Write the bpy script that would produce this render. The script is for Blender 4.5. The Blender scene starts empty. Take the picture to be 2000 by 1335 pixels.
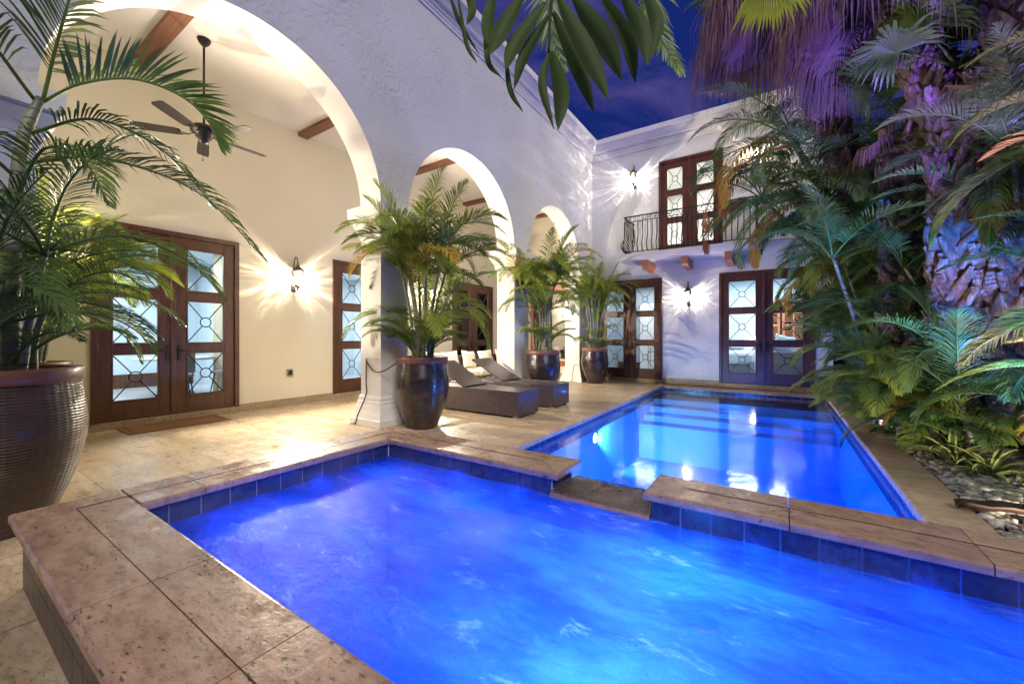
import bpy, bmesh, math, random
from mathutils import Vector, Matrix, noise
R = math.radians; PI = math.pi
sc = bpy.context.scene
COL = sc.collection
random.seed(7)

# ------------------------------------------------------------------ helpers
def V(*a): return Vector(a)

class MB:
    def __init__(s): s.v = []; s.f = []; s.sm = []
    def add(s, vs, fs, smooth=False):
        b = len(s.v); s.v += [tuple(p) for p in vs]
        for f in fs: s.f.append(tuple(i + b for i in f)); s.sm.append(smooth)
        return s
    def box(s, x0, x1, y0, y1, z0, z1):
        vs = [(x0,y0,z0),(x1,y0,z0),(x1,y1,z0),(x0,y1,z0),(x0,y0,z1),(x1,y0,z1),(x1,y1,z1),(x0,y1,z1)]
        return s.add(vs, [(0,3,2,1),(4,5,6,7),(0,1,5,4),(1,2,6,5),(2,3,7,6),(3,0,4,7)])
    def cbox(s, x0, x1, y0, y1, z0, z1, c=.006):
        """box whose upper and vertical edges are rounded off"""
        def ring(i, z): return [(x0+i,y0+i,z),(x1-i,y0+i,z),(x1-i,y1-i,z),(x0+i,y1-i,z)]
        def ring8(i, z):
            a = c
            X0,X1,Y0,Y1 = x0+i,x1-i,y0+i,y1-i
            return [(X0+a,Y0,z),(X1-a,Y0,z),(X1,Y0+a,z),(X1,Y1-a,z),(X1-a,Y1,z),(X0+a,Y1,z),(X0,Y1-a,z),(X0,Y0+a,z)]
        rings = [ring8(c*.6, z0), ring8(0, z0+c), ring8(0, z1-c), ring8(c*.3, z1-c*.3), ring8(c, z1)]
        vs = [p for r in rings for p in r]; fs = []
        for k in range(4):
            for i in range(8):
                j = (i+1) % 8; fs.append((k*8+i, k*8+j, k*8+8+j, k*8+8+i))
        fs.append(tuple(range(32, 40))); fs.append(tuple(reversed(range(8))))
        return s.add(vs, fs)
    def rbox(s, x0, x1, y0, y1, z0, z1, r, xa=0, xb=0, ya=0, yb=0):
        """slab whose flagged sides are bullnosed and whose other sides stay straight for tight joints"""
        vs = []; h = z1-z0; lv = []
        for k in range(5): a = PI/2*k/4; lv.append((r*(1-math.sin(a)), z0+r*.6*(1-math.cos(a))))
        for k in range(6): a = PI/2*k/5; lv.append((r*(1-math.cos(a)), z1-r*(1-math.sin(a))))
        for i, z in lv: vs += [(x0+i*xa,y0+i*ya,z),(x1-i*xb,y0+i*ya,z),(x1-i*xb,y1-i*yb,z),(x0+i*xa,y1-i*yb,z)]
        fs = [(3,2,1,0)]; n = len(lv)
        for k in range(n-1):
            for i in range(4): j = (i+1)%4; fs.append((k*4+i,k*4+j,k*4+4+j,k*4+4+i))
        fs.append(tuple(range(n*4-4,n*4)))
        return s.add(vs, fs)
    def tube(s, pts, r, n=8, cap=True, smooth=True):
        pts = [Vector(p) for p in pts]; m = len(pts)
        rs = r if isinstance(r, (list, tuple)) else [r]*m
        vs = []; N = None
        for i, p in enumerate(pts):
            a = pts[max(i-1, 0)]; b = pts[min(i+1, m-1)]
            t = (b-a)
            t = t.normalized() if t.length > 1e-9 else V(0,0,1)
            if N is None:
                h = V(0,0,1) if abs(t.z) < .9 else V(1,0,0)
                N = (h - t*h.dot(t)).normalized()
            else:
                N = N - t*N.dot(t)
                N = N.normalized() if N.length > 1e-6 else t.orthogonal().normalized()
            B = t.cross(N)
            for k in range(n):
                q = 2*PI*k/n
                vs.append(p + (N*math.cos(q) + B*math.sin(q))*rs[i])
        fs = []
        for i in range(m-1):
            for k in range(n):
                l = (k+1) % n
                fs.append((i*n+k, i*n+l, i*n+n+l, i*n+n+k))
        if cap:
            fs.append(tuple(reversed(range(n)))); fs.append(tuple(range((m-1)*n, m*n)))
        return s.add(vs, fs, smooth)
    def lathe(s, prof, c=(0,0,0), n=32, smooth=True, capb=True, capt=False):
        vs = []; fs = []; m = len(prof)
        for r, z in prof:
            for k in range(n):
                q = 2*PI*k/n; vs.append((c[0]+r*math.cos(q), c[1]+r*math.sin(q), c[2]+z))
        for i in range(m-1):
            for k in range(n):
                l = (k+1) % n; fs.append((i*n+k, i*n+l, i*n+n+l, i*n+n+k))
        if capb: fs.append(tuple(reversed(range(n))))
        if capt: fs.append(tuple(range((m-1)*n, m*n)))
        return s.add(vs, fs, smooth)
    def sweep(s, prof, path, closed=False):
        """prof: (outward, z) pairs; path: list of ((x,y),(nx,ny)) with mitred outward normals"""
        vs = []; fs = []; m = len(prof)
        for (x, y), (nx, ny) in path:
            for o, z in prof: vs.append((x+nx*o, y+ny*o, z))
        L = len(path)
        for i in range(L if closed else L-1):
            j = (i+1) % L
            for k in range(m-1): fs.append((i*m+k, j*m+k, j*m+k+1, i*m+k+1))
        return s.add(vs, fs)
    def build(s, name, mat, parent=None, loc=None, rz=0, bevel=0, **tags):
        me = bpy.data.meshes.new(name); me.from_pydata(s.v, [], s.f)
        me.polygons.foreach_set('use_smooth', s.sm); me.update()
        o = bpy.data.objects.new(name, me); COL.objects.link(o)
        if mat: me.materials.append(mat)
        if parent: o.parent = parent
        if loc is not None: o.location = loc
        o.rotation_euler.z = rz
        if bevel:
            b = o.modifiers.new('Bevel', 'BEVEL'); b.width = bevel; b.segments = 2; b.limit_method = 'ANGLE'
        for k, v in tags.items(): o[k] = v
        return o

def empty(name, loc=(0,0,0), rz=0, parent=None, **tags):
    o = bpy.data.objects.new(name, None); COL.objects.link(o)
    o.location = loc; o.rotation_euler.z = rz; o.empty_display_size = .2
    if parent: o.parent = parent
    for k, v in tags.items(): o[k] = v
    return o

def copy_tree(o, parent=None, **tags):
    c = o.copy(); COL.objects.link(c); c.parent = parent
    for k, v in tags.items(): c[k] = v
    for ch in list(o.children): copy_tree(ch, c)
    return c

# ------------------------------------------------------------------ materials
def newmat(name):
    m = bpy.data.materials.new(name); m.use_nodes = True
    nt = m.node_tree; nt.nodes.clear()
    out = nt.nodes.new('ShaderNodeOutputMaterial')
    return m, nt, out
def N(nt, typ, **kw):
    n = nt.nodes.new(typ)
    for k, v in kw.items():
        if k.startswith('i_'):
            key = k[2:]
            key = int(key) if key.isdigit() else key.replace('_', ' ')
            n.inputs[key].default_value = v
        else: setattr(n, k, v)
    return n
def L(nt, a, b): nt.links.new(a, b)
def ramp(nt, fac, stops):
    r = nt.nodes.new('ShaderNodeValToRGB'); e = r.color_ramp.elements
    while len(e) < len(stops): e.new(.5)
    for i, (p, c) in enumerate(stops):
        e[i].position = p; e[i].color = (*c, 1) if len(c) == 3 else c
    L(nt, fac, r.inputs[0]); return r.outputs[0]
def mixc(nt, a, b, fac, mode='MIX'):
    m = nt.nodes.new('ShaderNodeMix'); m.data_type = 'RGBA'; m.blend_type = mode
    for inp, val in ((m.inputs[0], fac), (m.inputs[6], a), (m.inputs[7], b)):
        if isinstance(val, bpy.types.NodeSocket): L(nt, val, inp)
        elif isinstance(val, (int, float)): inp.default_value = val
        else: inp.default_value = (*val, 1)
    return m.outputs[2]
def coords(nt, scale=(1,1,1), kind='Object', rot=(0,0,0)):
    tc = nt.nodes.new('ShaderNodeTexCoord'); mp = nt.nodes.new('ShaderNodeMapping')
    mp.inputs['Scale'].default_value = scale; mp.inputs['Rotation'].default_value = rot
    L(nt, tc.outputs[kind], mp.inputs[0]); return mp.outputs[0]
def noise_t(nt, vec, scale, detail=5, rough=.55, dist=0):
    n = N(nt, 'ShaderNodeTexNoise'); n.inputs['Scale'].default_value = scale
    n.inputs['Detail'].default_value = detail; n.inputs['Roughness'].default_value = rough
    n.inputs['Distortion'].default_value = dist
    L(nt, vec, n.inputs['Vector']); return n.outputs['Fac']
def bump(nt, h, strength=.3, dist=.01, normal=None):
    b = N(nt, 'ShaderNodeBump'); b.inputs['Strength'].default_value = strength
    b.inputs['Distance'].default_value = dist; L(nt, h, b.inputs['Height'])
    if normal: L(nt, normal, b.inputs['Normal'])
    return b.outputs[0]
def principled(nt, out, col, rough=.6, normal=None, metal=0, spec=None, coat=0, coatr=.1, sheen=0):
    p = N(nt, 'ShaderNodeBsdfPrincipled')
    for key, val in (('Base Color', col), ('Roughness', rough)):
        if isinstance(val, bpy.types.NodeSocket): L(nt, val, p.inputs[key])
        elif isinstance(val, (int, float)): p.inputs[key].default_value = val
        else: p.inputs[key].default_value = (*val, 1)
    p.inputs['Metallic'].default_value = metal
    if spec is not None: p.inputs['Specular IOR Level'].default_value = spec
    p.inputs['Coat Weight'].default_value = coat; p.inputs['Coat Roughness'].default_value = coatr
    p.inputs['Sheen Weight'].default_value = sheen
    if normal: L(nt, normal, p.inputs['Normal'])
    if out: L(nt, p.outputs[0], out.inputs[0])
    return p

def mat_stucco(name, col, strength=.55, dirt=.12, sc_=1.0):
    m, nt, out = newmat(name); c = coords(nt)
    warp = noise_t(nt, c, 1.6*sc_, 3)
    cw = mixc(nt, c, warp, .18)
    trowel = noise_t(nt, cw, 9*sc_, 6, .6, 1.4)
    tr = ramp(nt, trowel, [(.38, (0,0,0)), (.52, (.8,.8,.8)), (.6, (1,1,1))])
    tr = mixc(nt, (.7,.7,.7), tr, ramp(nt, noise_t(nt, c, 1.1*sc_, 3), [(.35,(.15,.15,.15)),(.65,(1,1,1))]))
    fine = noise_t(nt, c, 90, 3)
    b1 = bump(nt, tr, strength, .009); b2 = bump(nt, fine, .12, .002, b1)
    big = noise_t(nt, c, .8, 4)
    colr = mixc(nt, col, tuple(x*(1-dirt) for x in col), ramp(nt, big, [(.35,(0,0,0)),(.7,(1,1,1))]))
    principled(nt, out, colr, .82, b2, spec=.3); return m
def mat_plain(name, col, rough=.6, bumpsc=60, bs=.05, metal=0, var=.1, coat=0):
    m, nt, out = newmat(name); c = coords(nt)
    n1 = noise_t(nt, c, 3, 4)
    colr = mixc(nt, col, tuple(x*(1-var) for x in col), n1)
    principled(nt, out, colr, rough, bump(nt, noise_t(nt, c, bumpsc, 3), bs, .003), metal, coat=coat); return m
def mat_travertine(name, c1, c2, c3, rough=(.25,.6), stretch=(2.2,9,9), pit=.6, joints=None, dark=(.05,.035,.03)):
    m, nt, out = newmat(name)
    c = coords(nt, stretch); cf = coords(nt)
    geo = N(nt, 'ShaderNodeNewGeometry')
    band = noise_t(nt, c, .55, 6, .6, .6)
    col = ramp(nt, band, [(.3, c1), (.5, c2), (.72, c3)])
    isl = noise_t(nt, cf, .9, 3)
    col = mixc(nt, col, tuple(x*.72 for x in c1), ramp(nt, isl, [(.45,(0,0,0)),(.75,(.8,.8,.8))]))
    # every slab its own tone
    col = mixc(nt, col, tuple(x*.7 for x in c1), ramp(nt, geo.outputs['Random Per Island'], [(.1,(0,0,0)),(1,(.6,.6,.6))]))
    p1 = noise_t(nt, coords(nt, (34, 95, 60)), 1.0, 5, .6, .5)
    p2 = noise_t(nt, coords(nt, (9, 24, 20)), 1.0, 7, .68, .2)
    mott = ramp(nt, p2, [(.36,(.62,.62,.62)),(.50,(1,1,1)),(.64,(1.16,1.14,1.1))])
    mask = noise_t(nt, cf, 2.6, 2)
    col = mixc(nt, col, mott, .9, 'MULTIPLY')
    pm = ramp(nt, p1, [(.585,(0,0,0)),(.63,(1,1,1))])
    pm = mixc(nt, (0,0,0), pm, ramp(nt, mask, [(.36,(.12,.12,.12)),(.6,(1,1,1))]))
    col = mixc(nt, col, dark, mixc(nt, (0,0,0), pm, pit))
    n0 = bump(nt, pm, -.6, .008)
    und = noise_t(nt, cf, 30, 5)
    n1 = bump(nt, und, .3, .006, n0); n1 = bump(nt, noise_t(nt, cf, 130, 3), .15, .002, n1)
    wet = noise_t(nt, cf, 2.2, 4)
    rr = ramp(nt, noise_t(nt, cf, 7, 6, .7), [(.36, (rough[0],)*3), (.66, (rough[1],)*3)])
    if joints:
        jw, jh, jr, jc = joints
        br = N(nt, 'ShaderNodeTexBrick', offset=.5, squash=1)
        L(nt, coords(nt, rot=(0,0,jr)), br.inputs['Vector'])
        br.inputs['Scale'].default_value = 1; br.inputs['Mortar Size'].default_value = .0045
        br.inputs['Brick Width'].default_value = jw; br.inputs['Row Height'].default_value = jh
        br.inputs['Mortar Smooth'].default_value = .3
        for k in ('Color1','Color2'): br.inputs[k].default_value = (1,1,1,1)
        br.inputs['Color1'].default_value = (.88,.88,.88,1)
        br.inputs['Mortar'].default_value = (0,0,0,1)
        jm = br.outputs['Fac']
        col = mixc(nt, col, br.outputs['Color'], .55, 'MULTIPLY')
        col = mixc(nt, col, jc, jm)
        n1 = bump(nt, jm, -.5, .006, n1)
    principled(nt, out, col, rr, n1, spec=.5); return m
def mat_wood(name, c1, c2, rough=.38, axis=2, sc_=1, coat=.15):
    m, nt, out = newmat(name)
    s = [22*sc_]*3; s[axis] = 1.3*sc_
    c = coords(nt, tuple(s)); n1 = noise_t(nt, c, 1.6, 8, .6, .8)
    fine = noise_t(nt, c, 7, 4)
    col = ramp(nt, n1, [(.28, c1), (.7, c2)])
    col = mixc(nt, col, tuple(x*.45 for x in c1), ramp(nt, fine, [(.55,(0,0,0)),(.75,(.5,.5,.5))]))
    principled(nt, out, col, rough, bump(nt, n1, .15, .003), coat=coat, coatr=.25); return m
def mat_leaf(name, c1, c2, rough=.42, trans=.3, tcol=None, sc_=3):
    m, nt, out = newmat(name)
    oi = N(nt, 'ShaderNodeObjectInfo'); geo = N(nt, 'ShaderNodeNewGeometry')
    c = coords(nt)
    n1 = noise_t(nt, c, sc_, 3)
    f = N(nt, 'ShaderNodeMath', operation='ADD'); L(nt, oi.outputs['Random'], f.inputs[0]); L(nt, n1, f.inputs[1])
    f2 = N(nt, 'ShaderNodeMath', operation='MULTIPLY_ADD'); L(nt, geo.outputs['Random Per Island'], f2.inputs[0]); f2.inputs[1].default_value = .35; L(nt, f.outputs[0], f2.inputs[2])
    f3 = N(nt, 'ShaderNodeMath', operation='MULTIPLY'); L(nt, f2.outputs[0], f3.inputs[0]); f3.inputs[1].default_value = .55
    col = ramp(nt, f3.outputs[0], [(.2, c1), (.85, c2)])
    p = principled(nt, None, col, rough+.06, spec=.32)
    t = N(nt, 'ShaderNodeBsdfTranslucent')
    if tcol: t.inputs[0].default_value = (*tcol, 1)
    else: L(nt, col, t.inputs[0])
    mx = N(nt, 'ShaderNodeMixShader'); mx.inputs[0].default_value = trans
    L(nt, p.outputs[0], mx.inputs[1]); L(nt, t.outputs[0], mx.inputs[2]); L(nt, mx.outputs[0], out.inputs[0])
    return m
def mat_emit(name, col, s):
    m, nt, out = newmat(name); e = N(nt, 'ShaderNodeEmission'); e.inputs[0].default_value = (*col, 1); e.inputs[1].default_value = s
    L(nt, e.outputs[0], out.inputs[0]); return m
def mat_glass(name, tint=(.92,.96,.97), ior=1.5, rough=0.0):
    m, nt, out = newmat(name)
    t = N(nt, 'ShaderNodeBsdfTransparent'); t.inputs[0].default_value = (*tint, 1)
    g = N(nt, 'ShaderNodeBsdfGlossy'); g.inputs['Roughness'].default_value = rough
    fr = N(nt, 'ShaderNodeFresnel'); fr.inputs[0].default_value = ior
    mx = N(nt, 'ShaderNodeMixShader'); L(nt, fr.outputs[0], mx.inputs[0]); L(nt, t.outputs[0], mx.inputs[1]); L(nt, g.outputs[0], mx.inputs[2])
    L(nt, mx.outputs[0], out.inputs[0]); return m

M = {}
M['stucco'] = mat_stucco('white_stucco', (.62,.615,.61), .8)
M['stucco_in'] = mat_stucco('cream_plaster', (.75,.70,.55), .10, .05)
M['trim'] = mat_stucco('smooth_white_trim', (.72,.70,.67), .12, .06)
M['ceiling'] = mat_stucco('white_ceiling_plaster', (.78,.75,.70), .10, .05)
M['deck'] = mat_travertine('travertine_deck', (.40,.29,.17), (.54,.43,.29), (.68,.58,.43), (.24,.55), joints=(1.83,.915,R(90),(.13,.09,.06)))
M['base'] = mat_travertine('travertine_baseboard', (.36,.27,.16), (.46,.36,.23), (.55,.45,.32), (.5,.7), (4,4,7))
M['coping'] = mat_travertine('wet_travertine_coping', (.32,.195,.135), (.45,.295,.21), (.56,.40,.30), (.14,.5), pit=.95, dark=(.03,.018,.016))
M['poolcope'] = mat_travertine('pool_edge_travertine', (.36,.25,.16), (.48,.35,.24), (.58,.44,.32), (.3,.6))
M['door'] = mat_wood('mahogany_door', (.042,.014,.007), (.12,.040,.017))
M['beam'] = mat_wood('cedar_beam', (.11,.034,.015), (.22,.078,.036), .55, axis=0)
M['beam_y'] = mat_wood('cedar_corbel', (.24,.075,.03), (.42,.16,.07), .5, axis=1)
M['iron'] = mat_plain('black_iron', (.007,.007,.008), .55, 80, .1)
M['bronze'] = mat_plain('aged_bronze', (.10,.085,.07), .42, 120, .1, metal=.6)
M['fan'] = mat_plain('dark_fan_metal', (.018,.014,.012), .38, 120, .05, metal=.4)
M['chrome'] = mat_plain('brushed_steel', (.6,.6,.6), .3, 50, .02, metal=1)
M['glass'] = mat_glass('door_glass')
m, nt, out = newmat('glowing_bulb_glass'); _e = N(nt, 'ShaderNodeEmission'); _e.inputs[0].default_value = (1,.9,.72,1); _e.inputs[1].default_value = 22
_t = N(nt, 'ShaderNodeBsdfTransparent'); _a = N(nt, 'ShaderNodeAddShader'); L(nt, _e.outputs[0], _a.inputs[0]); L(nt, _t.outputs[0], _a.inputs[1]); L(nt, _a.outputs[0], out.inputs[0]); M['bulb'] = m
M['lampglass'] = mat_glass('lantern_glass', (.98,.97,.94), 1.3, .1)
M['cord'] = mat_plain('black_rubber_cord', (.015,.015,.015), .5)
M['soil'] = mat_plain('potting_soil', (.035,.022,.014), .95, 40, 1.0)
M['cushion'] = mat_plain('cream_canvas', (.62,.55,.42), .85, 300, .2, coat=0)
M['pillow'] = mat_plain('ivory_linen', (.72,.68,.60), .85, 300, .2)
M['mat_'] = mat_plain('brown_coir', (.22,.10,.04), .95, 350, .9)
M['mat_b'] = mat_plain('dark_coir_border', (.07,.03,.015), .95, 350, .9)
M['white'] = mat_plain('white_paint', (.75,.75,.75), .5)
M['linen'] = mat_plain('pale_grey_linen', (.5,.55,.6), .8, 200, .2)
M['sofa'] = mat_plain('grey_upholstery', (.16,.17,.20), .85, 250, .3)
M['mulch'] = mat_plain('brown_mulch', (.075,.032,.018), .95, 22, 1.0, var=.5)
M['rim'] = mat_plain('terracotta_rim', (.19,.075,.045), .45, 30, .25, coat=.2, var=.4)
M['bed'] = mat_plain('bedding', (.55,.65,.75), .8)
M['shut'] = mat_wood('orange_shutter_wood', (.42,.14,.06), (.6,.24,.11), .5)
M['dark'] = mat_plain('dark_night_glass', (.01,.012,.02), .1)
M['leaf'] = mat_leaf('areca_leaf', (.06,.13,.014), (.27,.32,.045), .36, .34)
M['leaf_y'] = mat_leaf('yellow_frond', (.34,.20,.02), (.5,.33,.04), .45, .35)
M['leaf_o'] = mat_leaf('orange_dry_frond', (.26,.10,.03), (.42,.20,.07), .6, .3)
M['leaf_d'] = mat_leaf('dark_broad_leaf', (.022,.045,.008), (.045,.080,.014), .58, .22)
M['leaf_g'] = mat_leaf('deep_green_frond', (.03,.085,.025), (.13,.21,.045), .32, .30)
M['leaf_l'] = mat_leaf('lime_fan_leaf', (.22,.30,.015), (.36,.42,.03), .4, .4)
M['dry'] = mat_leaf('dry_thatch', (.09,.05,.045), (.26,.17,.14), .6, .25)
M['stem'] = None
def mat_stem():
    m, nt, out = newmat('ringed_palm_stem')
    c = coords(nt, (1,1,1)); w = N(nt, 'ShaderNodeTexWave', wave_type='BANDS', bands_direction='Z', wave_profile='SIN')
    L(nt, c, w.inputs[0]); w.inputs['Scale'].default_value = 4.2; w.inputs['Distortion'].default_value = 1.4; w.inputs['Detail'].default_value = 2
    ring = ramp(nt, w.outputs['Fac'], [(.0,(0,0,0)),(.12,(1,1,1))])
    n1 = noise_t(nt, c, 9, 4)
    col = ramp(nt, n1, [(.3,(.10,.13,.08)),(.7,(.26,.27,.18))])
    col = mixc(nt, (.16,.12,.08), col, ring)
    principled(nt, out, col, .5, bump(nt, ring, .5, .01)); return m
M['stem'] = mat_stem()
def mat_bark():
    m, nt, out = newmat('fibrous_palm_boot')
    c = coords(nt, (14,14,3)); n1 = noise_t(nt, c, 2.2, 9, .72, .5)
    geo = N(nt, 'ShaderNodeNewGeometry')
    col = ramp(nt, n1, [(.32,(.05,.028,.02)),(.5,(.19,.12,.09)),(.66,(.42,.31,.25))])
    col = mixc(nt, col, (.12,.07,.055), ramp(nt, geo.outputs['Random Per Island'], [(.3,(0,0,0)),(1,(.8,.8,.8))]))
    principled(nt, out, col, .75, bump(nt, n1, .8, .02)); return m
M['bark'] = mat_bark()
def mat_pot(name, col, weave=True):
    m, nt, out = newmat(name); c = coords(nt)
    tc = N(nt, 'ShaderNodeTexCoord'); sep = N(nt, 'ShaderNodeSeparateXYZ'); L(nt, tc.outputs['Object'], sep.inputs[0])
    at = N(nt, 'ShaderNodeMath', operation='ARCTAN2'); L(nt, sep.outputs[1], at.inputs[0]); L(nt, sep.outputs[0], at.inputs[1])
    a = N(nt, 'ShaderNodeMath', operation='MULTIPLY'); L(nt, at.outputs[0], a.inputs[0]); a.inputs[1].default_value = 58 if weave else 30
    sa = N(nt, 'ShaderNodeMath', operation='SINE'); L(nt, a.outputs[0], sa.inputs[0])
    zn = N(nt, 'ShaderNodeMath', operation='MULTIPLY_ADD'); L(nt, sep.outputs[2], zn.inputs[0]); zn.inputs[1].default_value = 330
    wob = noise_t(nt, c, 5, 2); wm = N(nt, 'ShaderNodeMath', operation='MULTIPLY'); L(nt, wob, wm.inputs[0]); wm.inputs[1].default_value = 6
    L(nt, wm.outputs[0], zn.inputs[2])
    sz = N(nt, 'ShaderNodeMath', operation='SINE'); L(nt, zn.outputs[0], sz.inputs[0])
    h = N(nt, 'ShaderNodeMath', operation='MULTIPLY_ADD'); L(nt, sa.outputs[0], h.inputs[0]); h.inputs[1].default_value = .35 if weave else 0; L(nt, sz.outputs[0], h.inputs[2])
    amp = ramp(nt, noise_t(nt, c, 2.2, 3), [(.35,(.15,.15,.15)),(.65,(1,1,1))])
    hh = N(nt, 'ShaderNodeMath', operation='MULTIPLY'); L(nt, h.outputs[0], hh.inputs[0]); L(nt, amp, hh.inputs[1])
    b = bump(nt, hh.outputs[0], 1.0 if weave else .35, .004)
    b = bump(nt, noise_t(nt, c, 35, 4), .3, .004, b)
    blot = noise_t(nt, c, 6, 6, .65)
    colr = mixc(nt, col, (.09,.045,.03), ramp(nt, blot, [(.45,(0,0,0)),(.75,(.9,.9,.9))]))
    chips = noise_t(nt, c, 26, 2)
    colr = mixc(nt, colr, (.30,.20,.17), ramp(nt, chips, [(.74,(0,0,0)),(.76,(.7,.7,.7))]))
    principled(nt, out, colr, .42 if weave else .24, b, coat=.25 if weave else .4, coatr=.15); return m
M['pot_w'] = mat_pot('brown_textured_glaze', (.045,.03,.022), True)
M['pot_g'] = mat_pot('dark_glaze', (.018,.014,.018), False)
def mat_wicker():
    m, nt, out = newmat('black_wicker')
    c = coords(nt)
    br = N(nt, 'ShaderNodeTexBrick', offset=.5)
    # weave mapped on (x+y, z) for the sides and (x, y) on top
    tc = N(nt, 'ShaderNodeTexCoord'); sep = N(nt, 'ShaderNodeSeparateXYZ'); L(nt, tc.outputs['Object'], sep.inputs[0])
    geo = N(nt, 'ShaderNodeNewGeometry'); sn = N(nt, 'ShaderNodeSeparateXYZ'); L(nt, geo.outputs['Normal'], sn.inputs[0])
    ab = N(nt, 'ShaderNodeMath', operation='ABSOLUTE'); L(nt, sn.outputs[2], ab.inputs[0])
    gt = N(nt, 'ShaderNodeMath', operation='GREATER_THAN'); L(nt, ab.outputs[0], gt.inputs[0]); gt.inputs[1].default_value = .5
    xy = N(nt, 'ShaderNodeMath', operation='ADD'); L(nt, sep.outputs[0], xy.inputs[0]); L(nt, sep.outputs[1], xy.inputs[1])
    s1 = N(nt, 'ShaderNodeCombineXYZ'); L(nt, sep.outputs[2], s1.inputs[0]); L(nt, xy.outputs[0], s1.inputs[1])
    s2 = N(nt, 'ShaderNodeCombineXYZ'); L(nt, sep.outputs[0], s2.inputs[0]); L(nt, sep.outputs[1], s2.inputs[1])
    mx = mixc(nt, s1.outputs[0], s2.outputs[0], gt.outputs[0])
    L(nt, mx, br.inputs['Vector'])
    br.inputs['Scale'].default_value = 1; br.inputs['Brick Width'].default_value = .042; br.inputs['Row Height'].default_value = .024
    br.inputs['Mortar Size'].default_value = .003; br.inputs['Mortar Smooth'].default_value = .6
    br.inputs['Color1'].default_value = (.06,.042,.05,1); br.inputs['Color2'].default_value = (.10,.072,.085,1); br.inputs['Mortar'].default_value = (.003,.003,.003,1)
    principled(nt, out, br.outputs['Color'], .35, bump(nt, br.outputs['Fac'], -1.0, .004), coat=.2); return m
M['wicker'] = mat_wicker()
def mat_tile(name, c1, c2, rough=.15):
    m, nt, out = newmat(name); c = coords(nt)
    n1 = noise_t(nt, c, 26, 8, .7)
    geo = N(nt, 'ShaderNodeNewGeometry')
    col = ramp(nt, n1, [(.35, c1), (.68, c2)])
    col = mixc(nt, col, c1, ramp(nt, geo.outputs['Random Per Island'], [(0,(0,0,0)),(1,(.6,.6,.6))]))
    principled(nt, out, col, rough, bump(nt, n1, .25, .004)); return m
M['tile'] = mat_tile('slate_blue_tile', (.008,.012,.035), (.04,.07,.17))
M['tile_out'] = mat_tile('brown_slate_tile', (.035,.026,.018), (.085,.065,.045), .35)
M['grout'] = mat_plain('pale_grout', (.62,.62,.60), .8)
M['grout_t'] = mat_plain('tan_grout', (.34,.24,.14), .8)
M['plaster'] = mat_plain('pool_plaster', (.22,.52,.85), .7, 30, .05)
M['plaster_s'] = mat_plain('shelf_plaster', (.30,.33,.38), .7, 30, .05)

def mat_water_pool():
    m, nt, out = newmat('still_pool_water')
    c = coords(nt, (1.0, .45, 1))
    h1 = noise_t(nt, c, 2.3, 4, .5, .5); h2 = noise_t(nt, coords(nt, (1,.35,1)), 9, 3, .5, .4)
    b = bump(nt, h1, .10, .06); b = bump(nt, h2, .10, .012, b)
    t = N(nt, 'ShaderNodeBsdfTransparent'); t.inputs[0].default_value = (.42,.72,1.0,1)
    g = N(nt, 'ShaderNodeBsdfGlossy'); g.inputs['Roughness'].default_value = .10; L(nt, b, g.inputs['Normal'])
    fr = N(nt, 'ShaderNodeFresnel'); fr.inputs[0].default_value = 1.5; L(nt, b, fr.inputs['Normal'])
    mx = N(nt, 'ShaderNodeMixShader'); L(nt, fr.outputs[0], mx.inputs[0]); L(nt, t.outputs[0], mx.inputs[1]); L(nt, g.outputs[0], mx.inputs[2])
    L(nt, mx.outputs[0], out.inputs[0]); return m
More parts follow.
